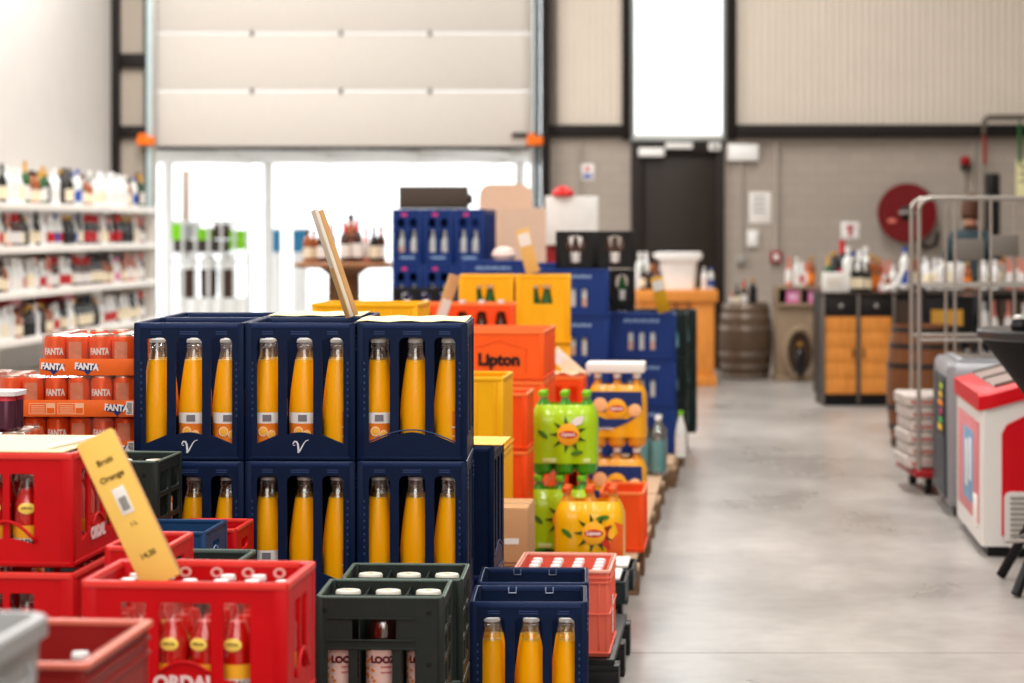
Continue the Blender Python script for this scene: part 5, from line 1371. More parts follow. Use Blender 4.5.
# white basket arm
tag(MB().tube([(PX(884, 20), 20.05, zc + .02), (PX(898, 20), 20.06, zc + .06), (PX(905, 20), 20.07, zc + .2)], .02, white).build('white_scoop', None), 'curved white scoop leaning over the right end of the pine-door cabinet', 'scoop')
for k, (px, d_, s_) in enumerate(((905, 'blue-labelled clear bottle', 1.3), (912, 'amber whisky bottle', 1.3), (925, 'white frosted bottle', 1.0), (935, 'white gift tube', 1.0), (948, 'white-labelled clear bottle', .9), (962, 'white frosted bottle', 1.0), (975, 'cream-labelled wine bottle', 1.1), (988, 'white-labelled clear bottle', 1.0), (1003, 'orange-labelled bottle', 1.2), (1016, 'rose bottle', 1.1))): B(d_, px, 21.25, .946, f'on the dark counter behind the cage, {ORD[k]} from left', s_, 'bottles on the dark counter')
# open black rack behind the cage
YR = 18.0
x0, x1 = PX(922, YR), PX(1060, YR)
o = empty('display_rack', (x0, YR, 0)); tag(o, 'dark open display rack of white bottles behind the roll cage', 'rack')
for z in (.30, .66, 1.02): MB().box(0, 0, z - .03, x1 - x0, .4, z, bev=.003).build('shelf_board', M('dark_shelf', (66, 58, 52), .5), o)
for a_ in (0, x1 - x0 - .03):
    for b2 in (0, .37): MB().box(a_, b2, 0, a_ + .03, b2 + .03, 1.05, bev=.002).build('upright', iron, o)
random.seed(9)
for lv, z in enumerate((1.021, .661, .301)):
    for i in range(9):
        px = 928 + i * 13.5 + random.uniform(-2, 2)
        if lv == 1 and i < 4: continue
        d_ = random.choice(['white frosted bottle', 'white-labelled clear bottle', 'white gift tube', 'orange-labelled bottle', 'white frosted bottle', 'rose bottle'])
        B(d_, px, YR + .15, z, f'on the {["upper", "middle", "lower"][lv]} shelf of the dark rack, {ORD[i]} from left', .8 if lv == 0 else .95, 'bottles on the dark display rack')
o = shelf_box('black_box', .40, .24, .30, black, (PX(948, YR), YR + .16, .661), 0, 'black box with gold print on the dark rack behind the cage', m2=gold)
shelf_box('white_carton', .16, .2, .2, paper, (PX(958, YR), YR + .25, 1.021), 0, 'white carton on the dark rack behind the cage'); shelf_box('grey_carton', .18, .2, .19, M('grey_card', (168, 158, 148), .6), (PX(1000, YR), YR + .28, 1.021), 0, 'grey carton on the dark rack behind the cage')
# fire hose reel
o = empty('fire_hose_reel', (PX(911, 24.6), YW - .02, PZ(213, 24.6))); tag(o, 'round dark red fire hose reel on the back wall', 'fire hose reel')
MB().lathe([(.06, .10), (.27, .10), (.30, .12), (.31, .145), (.30, .16), (.07, .16), (.06, .13)], M('hose_red', (112, 10, 18), .35, coat=.3), 40, mtx=FRONT).build('front_disc', None, o)
MB().lathe([(0, 0), (.2, 0), (.2, .12), (0, .12)], M('hose_black', (20, 18, 18), .6), 32, mtx=FRONT).build('hose_drum', None, o)
MB().lathe([(0, .10), (.08, .10), (.08, .17), (.05, .19), (0, .19)], M('hub_black', (30, 24, 24), .4), 24, mtx=FRONT).build('hub', None, o)
MB().tube([(-.09, -.2, 0), (.0, -.21, .01), (.07, -.2, -.0)], .018, steel).build('valve', None, o)
MB().box(-.20, -.165, -.10, -.12, -.16, -.06, bev=.002).build('sticker', M('salmon_sticker', (236, 130, 110), .5), o)
MB().tube([(.1, -.1, -.27), (.2, -.12, -.36), (.3, -.1, -.33), (.33, -.08, -.2)], .022, M('hose_black')).build('hose', None, o)
# wall fittings
def fit(name, px0, px1, py0, py1, m, lab, cat, d_=.05, bev=.008, extra=None):
    o = MB().box(PX(px0, YW), YW - d_, PZ(py1, YW), PX(px1, YW), YW - .001, PZ(py0, YW), m, bev=bev).build(name); tag(o, lab, cat)
    if extra:
        for (nm, a_, b2, c_, e_, mm_) in extra: MB().box(PX(a_, YW), YW - d_ - .003, PZ(e_, YW), PX(b2, YW), YW - d_ + .001, PZ(c_, YW), mm_, bev=.0005).build(nm, None, o)
    return o
fit('emergency_light', 727, 758, 144, 161, white, 'white emergency light box right of the dark door', 'emergency light', .08, .012, [('diffuser', 730, 755, 147, 158, M('diffuser_white', (250, 250, 246), .3))])
fit('exit_light', 638, 664, 148, 157, white, 'slim white light fitting at top left of the dark door', 'light fitting', .12, .012, [('diffuser', 640, 662, 149.5, 156, M('diffuser_white'))])
fit('sensor', 708, 720, 143, 151, white, 'small white sensor above the dark door, right corner', 'sensor', .12, .012, [('lens', 711, 717, 145, 149, grey)])
fit('notice_paper', 749, 771, 192, 223, paper, 'white printed notice pinned right of the dark door', 'notice', .004, .0005, [('printed_line', 753, 765, 196 + k * 5, 197.4 + k * 5, M('grey_ink')) for k in range(4)])
fit('light_switch', 747, 758, 230, 247, white, 'white switch plate under the printed notice', 'switch', .04, .01, [('rocker', 750, 755, 234, 243, M('diffuser_white'))])
fit('safety_sign', 841, 859, 222, 239, lwhite, 'white safety sign with red mark above the cabinet bottles', 'sign', .006, .001, [('red_mark', 848, 852, 225, 236, redl), ('red_mark', 845, 855, 226, 228, redl)])
fit('safety_sign', 581, 594, 164, 180, lwhite, 'small white and red sign left of the dark door', 'sign', .006, .001, [('red_mark', 585, 590, 167, 171, redl), ('blue_mark', 583, 592, 174, 178, blul)])
fit('pale_poster', 1016, 1040, 160, 200, M('pale_yellow_paper', (238, 232, 176), .6), 'pale yellow poster on the back wall at the right edge', 'poster', .02, .001, [('printed_line', 1019, 1034, 166 + 7 * k, 168 + 7 * k, M('grey_ink')) for k in range(3)])
for k, (px, a_, c_, w_) in enumerate(((740.5, 161, 262, .014), (776, 142, 252, .02), (963, 168, 250, .014), (981, 128, 240, .012), (973, 138, 230, .014), (579.5, 141, 240, .012))):
    tag(MB().cyl((PX(px, YW), YW - .03, PZ(c_, YW)), (PX(px, YW), YW - .03, PZ(a_, YW)), w_, M('conduit_grey', (176, 166, 154), .5), 10).build('conduit', None), f'grey cable conduit running down the wall {["under the emergency light", "to the dark red call point", "under the red alarm", "beside the red pipe", "near the fire hose reel", "left of the dark door"][k]}', 'conduit')
fit('junction_box', 736, 745, 255, 264, M('conduit_grey'), 'small grey junction box at the foot of the conduit by the door', 'junction box', .06, .008, [('lid', 737.5, 743.5, 257, 262.5, grey)])
fit('call_point', 770, 781, 251, 263, crimson, 'dark red fire call point at the foot of the thick conduit', 'call point', .07, .01, [('button', 773, 778, 254, 260, white)])
o = MB().lathe([(0, 0), (.05, 0), (.055, .03), (.05, .07), (.02, .09), (0, .09)], crimson, 18, mtx=Matrix.Translation((PX(964, YW), YW - .03, PZ(161, YW))) @ FRONT).build('alarm_sounder'); tag(o, 'round red alarm sounder high on the wall above the cage', 'alarm')
MB().box(PX(960, YW), YW - .12, PZ(170, YW), PX(968, YW), YW - .02, PZ(165, YW), bev=.004).build('beacon', M('hub_black'), o)
tag(MB().tube([(PX(980.5, YW), YW - .2, PZ(136, YW)), (PX(980.5, YW), YW - .2, PZ(122, YW)), (PX(984, YW), YW - .2, PZ(118.5, YW)), (PX(1040, YW), YW - .2, PZ(118, YW))], .03, M('pipe_dark', (96, 88, 78), .5)).build('pipe', None), 'bent dark pipe above the black beam at the right edge', 'pipe')
for k, (px, m_) in enumerate(((981, crimson), (1016, M('pipe_green', (46, 96, 50), .5)))): tag(MB().cyl((PX(px, YW), YW - .19, PZ(165, YW)), (PX(px, YW), YW - .19, PZ(122, YW)), .018, m_, 10).build('pipe', None), f'thin {["red", "green"][k]} pipe crossing the black beam', 'pipe')
tag(MB().cyl((PX(737, YW), YW - .04, PZ(141.5, YW)), (PX(968, YW), YW - .04, PZ(141.5, YW)), .014, M('conduit_grey'), 10).build('conduit', None), 'long grey conduit running level under the black beam', 'conduit')
# black tall shapes at far right
YB_ = 23.0
o = MB().box(PX(989, YB_), YB_, PZ(236, YB_), PX(999, YB_), YB_ + .12, PZ(192, YB_), black, bev=.02).box(PX(991, YB_), YB_, PZ(192, YB_), PX(998, YB_), YB_ + .1, PZ(173, YB_), black, bev=.02).build('coat'); 
MB().tube([(PX(994, YB_), YB_ + .06, PZ(173, YB_)), (PX(994, YB_), YB_ + .06, 0.05)], .02, black).build('pole', None, o); MB().lathe([(0, 0), (.2, 0), (.2, .03), (.03, .05), (0, .05)], black, 20, c=(PX(994, YB_), YB_ + .06, 0)).build('base', None, o)
tag(o, 'slim black display stand beyond the roll cage', 'stand')
o = MB().box(PX(1001, YB_), YB_ + .6, 0, PX(1013, YB_), YB_ + .8, PZ(172, YB_), M('black_locker', (22, 24, 22), .5), bev=.01).build('tall_case'); tag(o, 'tall narrow black case at the back wall beside the yellow poster', 'case')
MB().box(PX(1002, YB_), YB_ + .595, .1, PX(1012, YB_), YB_ + .6, PZ(180, YB_)).build('door', iron, o)
# ---------------- person behind the cage
def person():
    Y = 19.3; X_ = PX(974, Y)
    P_ = lambda dx, z, dy=0: (dx, dy, z)
    joints = {'pel': (P_(0, .93), (.15, .11)), 'waist': (P_(0, 1.08), (.135, .10)), 'chest': (P_(-.02, 1.28), (.17, .115)), 'neckb': (P_(-.01, 1.44, -.01), (.075, .07)), 'neck': (P_(0, 1.50, -.02), (.052, .055)),
              'shl': (P_(-.17, 1.40), (.065, .065)), 'ell': (P_(-.24, 1.15, -.02), (.048, .048)), 'wrl': (P_(-.22, 1.02, -.2), (.032, .032)),
              'shr': (P_(.15, 1.40), (.065, .065)), 'elr': (P_(.23, 1.14, -.02), (.048, .048)), 'wrr': (P_(.17, 1.04, -.2), (.032, .032)),
              'hil': (P_(-.09, .88), (.095, .10)), 'knl': (P_(-.10, .48, -.01), (.065, .07)), 'anl': (P_(-.10, .09, .02), (.042, .045)), 'tol': (P_(-.11, .035, -.14), (.038, .03)),
              'hir': (P_(.09, .88), (.095, .10)), 'knr': (P_(.10, .48, -.01), (.065, .07)), 'anr': (P_(.10, .09, .02), (.042, .045)), 'tor': (P_(.11, .035, -.14), (.038, .03))}
    E = [('pel', 'waist'), ('waist', 'chest'), ('chest', 'neckb'), ('neckb', 'neck'), ('chest', 'shl'), ('shl', 'ell'), ('ell', 'wrl'), ('chest', 'shr'), ('shr', 'elr'), ('elr', 'wrr'), ('pel', 'hil'), ('hil', 'knl'), ('knl', 'anl'), ('anl', 'tol'), ('pel', 'hir'), ('hir', 'knr'), ('knr', 'anr'), ('anr', 'tor')]
    def skin(name, js, es, root, m, parent=None, sub=2):
        me = bpy.data.meshes.new(name); ks = list(js)
        me.from_pydata([js[k][0] for k in ks], [(ks.index(a), ks.index(b)) for a, b in es], [])
        o = bpy.data.objects.new(name, me); COL.objects.link(o); me.materials.append(m)
        sk = o.modifiers.new('skin', 'SKIN'); sk.use_smooth_shade = True
        if not me.skin_vertices: 
            bpy.context.view_layer.objects.active = o
        for k, v in zip(ks, me.skin_vertices[0].data): v.radius = js[k][1]; v.use_root = (k == root)
        sb = o.modifiers.new('sub', 'SUBSURF'); sb.levels = sub; sb.render_levels = sub
        dg = bpy.context.evaluated_depsgraph_get(); dg.update()
        m2 = bpy.data.meshes.new_from_object(o.evaluated_get(dg)); o.modifiers.clear(); o.data = m2
        if parent: o.parent = parent
        return o
    skinm = M('skin', (206, 150, 122), .5, var=.06); shirt = M('slate_shirt', (52, 66, 72), .8, var=.1, scale=30); trs = M('dark_trousers', (34, 34, 40), .8); hairm = M('brown_hair', (82, 50, 34), .6, var=.3, scale=50)
    body = skin('person', joints, E, 'pel', skinm)
    body.location = (X_ - .03, Y, 0); body.rotation_euler[2] = R(158); body.scale = (.9, 1.0, 1.0)
    # fingers rooted in the palms
    for sx, wx in ((-1, -.22), (1, .17)):
        pal_ = (wx, -.2, 1.02 if sx < 0 else 1.04)
        q = {'w': (pal_, (.03, .022)), 'p': ((pal_[0], pal_[1] - .07, pal_[2] - .01), (.04, .018))}; es = [('w', 'p')]
        for f in range(4):
            fx = (f - 1.5) * .019; ln = (.055, .068, .064, .048)[f]
            q[f'a{f}'] = ((pal_[0] + fx, pal_[1] - .10, pal_[2] - .015), (.009, .009)); q[f'b{f}'] = ((pal_[0] + fx, pal_[1] - .10 - ln * .6, pal_[2] - .03), (.0085, .0085)); q[f'c{f}'] = ((pal_[0] + fx, pal_[1] - .10 - ln * .8, pal_[2] - .055), (.0075, .0075))
            es += [('p', f'a{f}'), (f'a{f}', f'b{f}'), (f'b{f}', f'c{f}')]
        q['t1'] = ((pal_[0] - sx * .04, pal_[1] - .05, pal_[2] - .01), (.011, .011)); q['t2'] = ((pal_[0] - sx * .052, pal_[1] - .085, pal_[2] - .03), (.009, .009)); es += [('w', 't1'), ('t1', 't2')]
        skin('hand', q, es, 'w', skinm, body, 1)
    # head
    hd = MB().lathe([(0, -.125), (.035, -.12), (.055, -.09), (.07, -.04), (.077, .02), (.076, .07), (.058, .11), (.03, .128), (0, .133)], skinm, 20, sy=1.15)
    hd.lathe([(0, .02), (.009, .012), (.014, -.018), (0, -.024)], skinm, 8, c=(0, -.088, -.01)); 
    for s_ in (-1, 1): hd.lathe([(0, .028), (.013, .02), (.012, -.02), (0, -.028)], skinm, 8, c=(s_ * .078, .0, -.01))
    h = hd.build('head', None, body, (0, -.03, 1.615)); h.rotation_euler = (R(18), 0, 0)
    for s_ in (-1, 1): MB().lathe([(0, .008), (.011, 0), (0, -.008)], inkm, 8, c=(s_ * .03, -.082, .015)).build('eye', None, h)
    MB().tube([(-.022, -.079, -.06), (0, -.084, -.062), (.022, -.079, -.06)], .005, M('lips', (170, 90, 84), .5)).build('mouth', None, h)
    MB().lathe([(.05, -.085), (.078, -.06), (.083, -.02), (.085, .03), (.083, .075), (.064, .118), (.033, .138), (0, .142)], hairm, 20, c=(0, .022, .0), sy=1.12).build('hair', None, h)
    sj = {k: (joints[k][0], tuple(v + .012 for v in joints[k][1])) for k in ('pel', 'waist', 'chest', 'neckb', 'shl', 'shr')}
    sj['eml'] = (P_(-.235, 1.19, -.02), (.062, .062)); sj['emr'] = (P_(.225, 1.18, -.02), (.062, .062))
    skin('shirt', sj, [('pel', 'waist'), ('waist', 'chest'), ('chest', 'neckb'), ('chest', 'shl'), ('chest', 'shr'), ('shl', 'eml'), ('shr', 'emr')], 'pel', shirt, body)
    tj = {k: (joints[k][0], tuple(v + .012 for v in joints[k][1])) for k in ('pel', 'hil', 'knl', 'anl', 'hir', 'knr', 'anr')}
    skin('trousers', tj, [('pel', 'hil'), ('hil', 'knl'), ('knl', 'anl'), ('pel', 'hir'), ('hir', 'knr'), ('knr', 'anr')], 'pel', trs, body)
    for s_ in (-1, 1): skin('shoe', {'a': ((s_ * .10, .03, .05), (.05, .045)), 'b': ((s_ * .11, -.15, .04), (.045, .035))}, [('a', 'b')], 'a', black, body, 1)
    tag(body, 'person in a slate shirt with brown hair standing behind the roll cage', 'person')
person()
# ---------------- roll cage
o = empty('roll_cage', (0, 0, 0)); tag(o, 'tall galvanised roll cage at the right with a red base', 'roll cage')
cg = M('cage_steel', (170, 164, 156), .38, metal=.65, var=.12)
def cage_panel(x0, Y, w_, z0, z1, n, skip=()):
    r = .07; q = MB()
    pts = [(x0, Y, z0)] + [(x0, Y, z1 - r)] + [(x0 + r - r * math.cos(R(t)), Y, z1 - r + r * math.sin(R(t))) for t in range(15, 91, 15)] + [(x0 + w_ - r + r * math.sin(R(t)), Y, z1 - r + r * math.cos(R(t))) for t in range(0, 91, 15)] + [(x0 + w_, Y, z0)]
    q.tube(pts, .0125, cg); q.build('frame_tube', None, o)
    for i in range(1, n): MB().tube([(x0 + w_ * i / n, Y, z0), (x0 + w_ * i / n, Y, z1)], .0085, cg, 8).build('bar', None, o)
    for z in (z0 + .03, .865, 1.165): MB().tube([(x0, Y, z), (x0 + w_, Y, z)], .0085, cg, 8).build('cross_bar', None, o)
cx0 = PX(919, 13.35)
cage_panel(cx0, 13.35, .80, .14, PZ(198, 13.35), 4); cage_panel(PX(911.5, 14.0), 14.0, .80, .14, PZ(198.5, 14.0), 4)
MB().box(cx0 - .02, 13.33, .10, cx0 + .86, 14.02, .14, bev=.006).build('base_platform', crimson, o)
for a_ in (cx0 + .06, cx0 + .76):
    for b2 in (13.42, 13.92):
        MB().lathe([(0, -.018), (.045, -.018), (.05, -.012), (.05, .012), (.045, .018), (0, .018)], M('black_rubber'), 20, mtx=Matrix.Translation((a_, b2, .05)) @ Matrix.Rotation(R(90), 4, 'Y')).build('wheel', None, o)
        MB().box(a_ - .025, b2 - .03, .05, a_ + .025, b2 + .03, .10, bev=.004).build('caster_fork', steel, o)
for k, (a_, b2, Y) in enumerate(((955, 983, 14.0), (990, 1018, 14.0))): MB().box(PX(a_, Y), Y - .03, PZ(260 - k * 4, Y), PX(b2, Y), Y - .015, PZ(239 - k * 4, Y), bev=.003).build('sign_plate', M('plate_grey', (118, 112, 104), .5), o)
random.seed(21)
for lv in range(6):
    for c_ in range(2):
        w_ = .29; o_ = MB().loft([[(p[0], p[1], z) for p in rrect(-w_ / 2 + i_, -.24 + i_, w_ / 2 - i_, .24 - i_, .03, 3)] for z, i_ in ((0, .012), (.010, 0), (.058, 0), (.068, .012))], M('white_wrap_pack', (190, 178, 170), .5, var=.45, scale=22)).build('carton_pack')
        MB().box(-.12, -.2405, .02, .05, -.238, .035).build('red_stripe', M('dull_red_print', (176, 80, 70), .5), o_)
        o_.location = (PX(906, 13.42) + .16 + c_ * .32 + random.uniform(-.012, .012), 13.66, .141 + lv * .069)
        tag(o_, f'wrapped white carton pack on the roll cage, {["left", "right"][c_]} pile, {ORD[lv]} from the bottom', 'pack', 'white packs on the roll cage')
# ---------------- grey freezer
o = empty('grey_freezer', (PX(947, 12.36), 12.36, 0), ROT); tag(o, 'silver grey chest cooler with a dark side and coloured lettering', 'freezer')
sg = M('silver_grey_shell', (150, 150, 154), .35, metal=.3); dgs = M('dark_grey_side', (46, 52, 60), .45)
def shell(w_, d_, h_, m, r, z0=.05, slope=0):
    return MB().loft([[(p[0], p[1], z) for p in rrect(i_, i_, w_ - i_, d_ - i_, r, 5)] for z, i_ in ((z0, .02), (z0 + .03, .004), (h_ - .06, 0), (h_ - .02, .004), (h_, .02))], m)
shell(.68, .85, .795, sg, .05).build('body', None, o)
MB().box(-.005, .05, .09, .004, .81, .72, dgs, bev=.002).build('side_panel', None, o)
q = MB(); q.box(-.008, .10, .40, -.003, .60, .70, black, bev=.002); q.build('black_graphic', None, o)
for k, (c_, z) in enumerate((((190, 214, 40), .66), ((240, 196, 30), .615), ((240, 140, 30), .57), ((214, 40, 120), .525), ((60, 170, 80), .48), ((240, 196, 30), .44))):
    MB().box(-.011, .18 + .03 * (k % 2), z - .014, -.008, .32 + .05 * (k % 3), z + .014, bev=.001).build('coloured_letter', M(f'letter_colour_{k}', c_, .5), o)
MB().box(.06, .08, .795, .62, .77, .81, bev=.006).build('lid_frame', sg, o); MB().box(.09, .11, .808, .59, .74, .815, bev=.002).build('lid_glass', M('dark_lid_glass', (60, 62, 66), .15, coat=.6), o)
MB().box(.10, -.006, .14, .60, .004, .68, bev=.003).build('front_panel', M('dark_grey_front', (46, 44, 46), .4), o)
for a_ in (.06, .6):
    for b2 in (.08, .76): MB().box(a_ - .02, b2 - .02, 0, a_ + .02, b2 + .02, .06, bev=.004).build('foot', black, o)
# ---------------- red and white ice cream freezer
o = empty('ice_cream_freezer', (PX(981.5, 10.86), 10.86, 0), ROT); tag(o, 'white and red ice cream chest freezer at the right edge of the aisle', 'freezer')
fw, fd = .66, 1.22
fwht = M('freezer_white', (226, 222, 218), .35, var=.03); fred = M('freezer_red', (200, 6, 22), .45, spec=.2)
def topz(x): return .665 + .10 * math.sin(math.pi * min(1, max(0, x / fw)) * .62)
secs = []
for x in [0, .0, .01, .04] + [fw * k / 10 for k in range(1, 10)] + [fw - .04, fw]:
    i_ = .02 if x in (0, fw) else 0
    secs.append([(x, i_, .05), (x, fd - i_, .05), (x, fd - i_, topz(x)), (x, i_, topz(x))])
MB().loft(secs, fwht).build('body', None, o)
secs = []
for k in range(15):
    x = -.014 + (fw + .028) * k / 14; ins = .02 if k in (0, 14) else 0
    zz = topz(x)
    secs.append([(x, -.014 + ins, zz - .002), (x, fd + .014 - ins, zz - .002), (x, fd + .014 - ins, zz + .06), (x, fd - .01, zz + .075), (x, .02, zz + .075), (x, -.014 + ins, zz + .06)])
MB().loft(secs, fred, smooth=False).build('lid', None, o)
secs = []
for k in range(9):
    x = .07 + (fw - .14) * k / 8; zz = topz(x) + .0755; secs.append([(x, .10, zz), (x, fd - .1, zz), (x, fd - .1, zz + .006), (x, .10, zz + .006)])
lg = MB().loft(secs, M('freezer_glass_lid', (150, 128, 120), .5, var=.3, scale=6), smooth=False).build('glass_lid', None, o)
for yy in (.10, .62, fd - .11):
    secs = []
    for k in range(9):
        x = .07 + (fw - .14) * k / 8; zz = topz(x) + .081; secs.append([(x, yy, zz), (x, yy + .025, zz), (x, yy + .025, zz + .01), (x, yy, zz + .01)])
    MB().loft(secs, M('lid_rail', (84, 80, 72), .4), smooth=False).build('lid_rail', None, o)
pts = [(x, z) for x, z in [(.09, .10)] + [(.62, .10), (.62, .70)] + [(.62 - .48 * k / 8, topz(.62 - .48 * k / 8) - .075) for k in range(1, 8)] + [(.11, .60), (.09, .56)]]
MB().prism(pts, 0, .008, fred, FRONT).build('front_panel', None, o)
vg = MB().prism(rrect(.10, .05, .42, .30, .03), 0, .02, fwht, Matrix.Translation((.0, -.008, 0)) @ FRONT).build('vent_grille', None, o)
for k in range(9): MB().box(.125, -.032, .075 + k * .024, .40, -.028, .087 + k * .024).build('grille_slot', M('slot_grey', (150, 144, 134), .5), vg)
SD = Matrix.Rotation(R(90), 4, 'Z') @ Matrix.Rotation(R(90), 4, 'X')   # unused helper orientation
def side(y0, y1, z0, z1, m, nm, d_=.003, par=o): return MB().box(-d_ - .001, y0, z0, 0, y1, z1, bev=.0006).build(nm, m, par)
side(.10, 1.10, .14, .60, M('poster_pink', (214, 130, 134), .5, var=.2, scale=4), 'side_poster')
side(.34, .80, .20, .54, M('poster_blue', (120, 162, 196), .5, var=.5, scale=12), 'poster_picture', .005)
side(.42, .52, .30, .50, M('ice_white', (236, 236, 236), .5), 'ice_lolly_print', .006); side(.60, .70, .26, .48, M('ice_white'), 'ice_lolly_print', .006)
side(.14, .30, .12, .26, paper, 'price_list', .008)
MB().box(.03, .04, 0, fw - .03, fd - .04, .05).build('base', black, o)
# ---------------- standing table in a black stretch cover
o = empty('standing_table', (2.33, 9.93, 0)); tag(o, 'round standing table in a black stretch cover at the right edge', 'table')
clo = M('black_fabric', (20, 20, 22), .75, var=.2)
MB().lathe([(0, 1.075), (.39, 1.075), (.40, 1.065), (.40, 1.04), (.385, 1.03), (0, 1.03)], M('dark_table_top', (52, 50, 50), .35), 48).build('table_top', None, o)
secs = []
for k in range(13):
    t = k / 12; z = 1.035 - .80 * t; n = 48; sec = []
    for j in range(n):
        a = 2 * math.pi * j / n
        r_t = .10 + .285 * max(0, 1 - t / .55) ** 1.15
        foot = abs(math.cos(2 * (a - R(45)) )) ** 3
        r_b = .10 + .16 * foot
        rr_ = r_t * (1 - t ** 2) + r_b * t ** 2 if t > .55 else r_t * (1 - t ** 2) + .10 * t ** 2
        sec.append((rr_ * math.cos(a + ROT), rr_ * math.sin(a + ROT), z))
    secs.append(sec)
MB().loft(secs, clo, cap=False).build('stretch_cover', None, o)
for k in range(4):
    a = R(45 + 90 * k) + ROT
    MB().tube([(.10 * math.cos(a), .10 * math.sin(a), .42), (.26 * math.cos(a), .26 * math.sin(a), .20), (.385 * math.cos(a), .385 * math.sin(a), .012)], .022, black).build('leg', None, o)
    MB().tube([(.2 * math.cos(a), .2 * math.sin(a), .22), (.28 * math.cos(a + .5), .28 * math.sin(a + .5), .18), (.2 * math.cos(a + 1.57), .2 * math.sin(a + 1.57), .22)], .008, steel).build('stretcher', None, o)
q = MB().lathe([(0, 0), (.035, 0), (.04, .02), (.03, .045), (0, .05)], black, 16); o2 = q.build('ashtray', None, None, (PX(1021, 9.7), 9.72, 1.076)); tag(o2, 'small black and white object on the black standing table', 'ornament')
MB().lathe([(0, .05), (.018, .048), (.02, .06), (0, .066)], white, 12, c=(-.01, -.01, 0)).build('white_top', None, o2)
# ---------------- display table before the roller door
YD = 19.0
o = empty('display_table', (PX(344, YD), YD, 0)); tag(o, 'round-edged wooden display table on a brown trunk in the doorway', 'table')
zt_ = PZ(262, YD)
MB().lathe([(0, -.045), (.37, -.045), (.39, -.03), (.39, -.01), (.37, 0), (0, 0)], M('table_wood', (150, 104, 70), .5, var=.3), 36, c=(0, 0, zt_)).build('table_top', None, o)
MB().lathe([(0, 0), (.22, 0), (.15, .08), (.13, .4), (.125, zt_ - .1), (.2, zt_ - .045), (0, zt_ - .045)], woodd, 24).build('trunk', None, o)
for k, (px, d_, s_, dy) in enumerate(((308, 'amber whisky bottle', 1.0, 0), (314, 'amber whisky bottle', .95, .1), (322, 'white-labelled brown bottle', 1.0, -.1), (331, 'red-labelled black bottle', 1.05, .12), (345, 'white-labelled brown bottle', 1.1, -.12), (351, 'amber whisky bottle', 1.45, .08), (357, 'white-labelled brown bottle', 1.15, -.1), (366, 'rose bottle', .95, .05), (374, 'cream-labelled wine bottle', .95, -.08), (381, 'white-labelled brown bottle', 1.0, .02))):
    B(d_, px, YD + dy, zt_ + .001, f'on the display table in the doorway, {ORD[k]} from left', s_, 'bottles on the display table')
# ---------------- outside: roll cage with green goods, canopy, parasol post
og = M('pale_steel', (200, 198, 194), .5)
o = empty('roll_cage', (PX(170, 27), 27.0, 0)); tag(o, 'pale roll cage with green goods outside the roller door', 'roll cage')
z1 = PZ(222, 27)
for i in range(7):
    MB().tube([(i * .145, 0, .15), (i * .145, 0, z1)], .018, og).build('bar', None, o)
for z in (.16, PZ(262, 27), z1): MB().tube([(0, 0, z), (.87, 0, z)], .018, og).build('cross_bar', None, o)
MB().box(0, 0, .1, .87, .7, .14).build('base_platform', grey, o)
for a_ in (.06, .8):
    for b2 in (.06, .6): MB().lathe([(0, -.018), (.05, -.018), (.05, .018), (0, .018)], M('black_rubber'), 16, mtx=Matrix.Translation((a_, b2, .05)) @ Matrix.Rotation(R(90), 4, 'Y')).build('wheel', None, o)
limeg = M('lime_goods', (126, 200, 20), .5); brn = M('brown_goods', (66, 44, 34), .6, var=.3)
for k, (a_, b2, c_, e_, m_, lab) in enumerate(((172, 184, 222, 240, limeg, 'lime green pack on the outside roll cage, leftmost'), (198, 212, 228, 240, limeg, 'lime green pack in the middle of the outside roll cage'), (230, 245, 230, 250, limeg, 'lime green pack at the right of the outside roll cage'), (174, 228, 240, 252, M('dark_goods', (62, 52, 48), .6), 'dark flat carton between green packs on the outside roll cage'), (185, 198, 224, 239, grey, 'grey pack on the outside roll cage'), (214, 229, 224, 239, brn, 'brown pack on the upper outside roll cage'))):
    shelf_box('goods_pack', PX(b2, 27.2) - PX(a_, 27.2), .3, PZ(c_, 27.2) - PZ(e_, 27.2), m_, ((PX(a_, 27.2) + PX(b2, 27.2)) / 2, 27.3, PZ(e_, 27.2)), 0, lab, 'pack', 'packs on the outside roll cage', m_)
o2 = empty('shelf_insert', (.02, .1, PZ(252.5, 27.2) - .02)); o2.parent = o
MB().box(0, -.02, 0, .83, .5, .018).build('shelf_board', og, o2)
for a_ in (0.0, .81): MB().box(a_, .46, -.9, a_ + .02, .48, 0).build('support', og, o2)
for k, (a_, b2) in enumerate(((178, 196), (199, 216), (219, 233))):
    o3 = MB().lathe([(0, 0), (.08, 0), (.095, .05), (.098, .3), (.08, .43), (.05, .47), (0, .48)], brn, 16).build('sack'); o3.location = (PX((a_ + b2) / 2, 27.2), 27.3, PZ(298, 27.2)); tag(o3, f'brown sack with white top on the outside roll cage, {["left", "middle", "right"][k]} of three', 'sack', 'brown sacks')
    MB().lathe([(.101, .33), (.085, .45), (.05, .485), (0, .49)], M('white_sack_top', (238, 236, 232), .6), 16).build('white_top', None, o3)
o3 = MB().box(PX(172, 27) + .03, 27.05, .14, PX(172, 27) + .80, 27.5, PZ(298, 27.2) - .001, M('white_crate_out', (232, 230, 226), .5), bev=.01).build('white_carton'); tag(o3, 'large white carton at the bottom of the outside roll cage', 'box'); MB().box(PX(172, 27) + .2, 27.04, .3, PX(172, 27) + .6, 27.05, .5).build('front_label', og, o3)
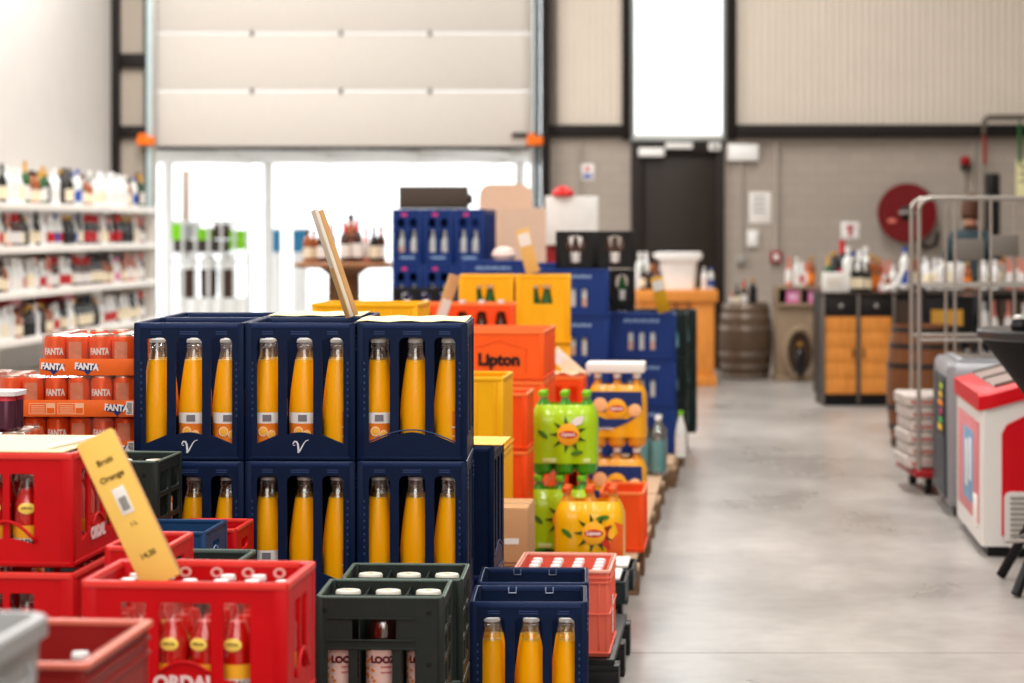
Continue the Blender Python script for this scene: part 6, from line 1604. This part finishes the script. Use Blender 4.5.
# canopy outside
structure('wall_outside', MB().box(-15, 46, 0, 12, 46.3, 6), M('outside_white_wall', (236, 236, 236), .8))
o = empty('canopy', (0, 0, 0)); tag(o, 'pale open canopy frame outside above the roller door', 'canopy')
cm = M('canopy_grey', (206, 202, 198), .5)
MB().box(-6, 26.1, 2.44, 2.6, 32.2, 2.50, bev=.01).build('roof_sheet', M('canopy_white', (214, 210, 204), .6), o)
for k, (Y, z) in enumerate(((26.2, 2.40), (29, 2.39), (32, 2.38))):
    MB().box(-6, Y, z - .05, 2.6, Y + .1, z + .05, bev=.01).build('beam', cm, o)
for k in range(8):
    x = -5.4 + k * 1.1
    MB().cyl((x, 26.2, 2.36), (x + 1.9, 32, 2.36), .05, cm, 8).build('rafter', None, o)
for x in (PX(268, 32), PX(520, 32), PX(168, 32)): MB().cyl((x, 32, 0), (x, 32, 2.40), .07, cm, 10).build('post', None, o)
for x in (-6, 2.5): MB().cyl((x, 26.25, 0), (x, 26.25, 2.34), .06, cm, 10).build('post', None, o)
shelf_box('narrow_box', PX(190, 33) - PX(182, 33), .1, PZ(170, 33), M('brown_post', (150, 130, 116), .6), (PX(186, 33), 33, 0), 0, 'narrow brown box outside behind the roll cage', m2=M('brown_post'))
for k, (a_, b2, Y, lab) in enumerate(((272, 281, 30, 'teal poster panel outside left of the display table'), (292, 307, 30, 'second teal poster panel outside beside the table bottles'))):
    o = MB().box(PX(a_, Y), Y, 0, PX(b2, Y), Y + .1, PZ(228, Y), M('white_board', (236, 234, 230), .5), bev=.004).build('poster_stand'); tag(o, lab, 'poster')
    MB().box(PX(a_, Y) + .01, Y - .01, PZ(252, Y), PX(b2, Y) - .01, Y, PZ(230, Y)).build('teal_print', M('teal_panel', (40, 120, 160), .5), o)
for v in list(globals().values()):
    if isinstance(v, Proto) and not v.used: v.done()
import collections
_seen = collections.Counter()
for o in list(S.objects):
    if 'label' in o and o.parent is None:
        n_ = len(o['label'].split()); _seen[o['label']] += 1
        if n_ > 16 or n_ < 4: print('LABEL LENGTH', n_, o['label'])
for k_, v_ in _seen.items():
    if v_ > 1: print('LABEL REPEAT', v_, k_)
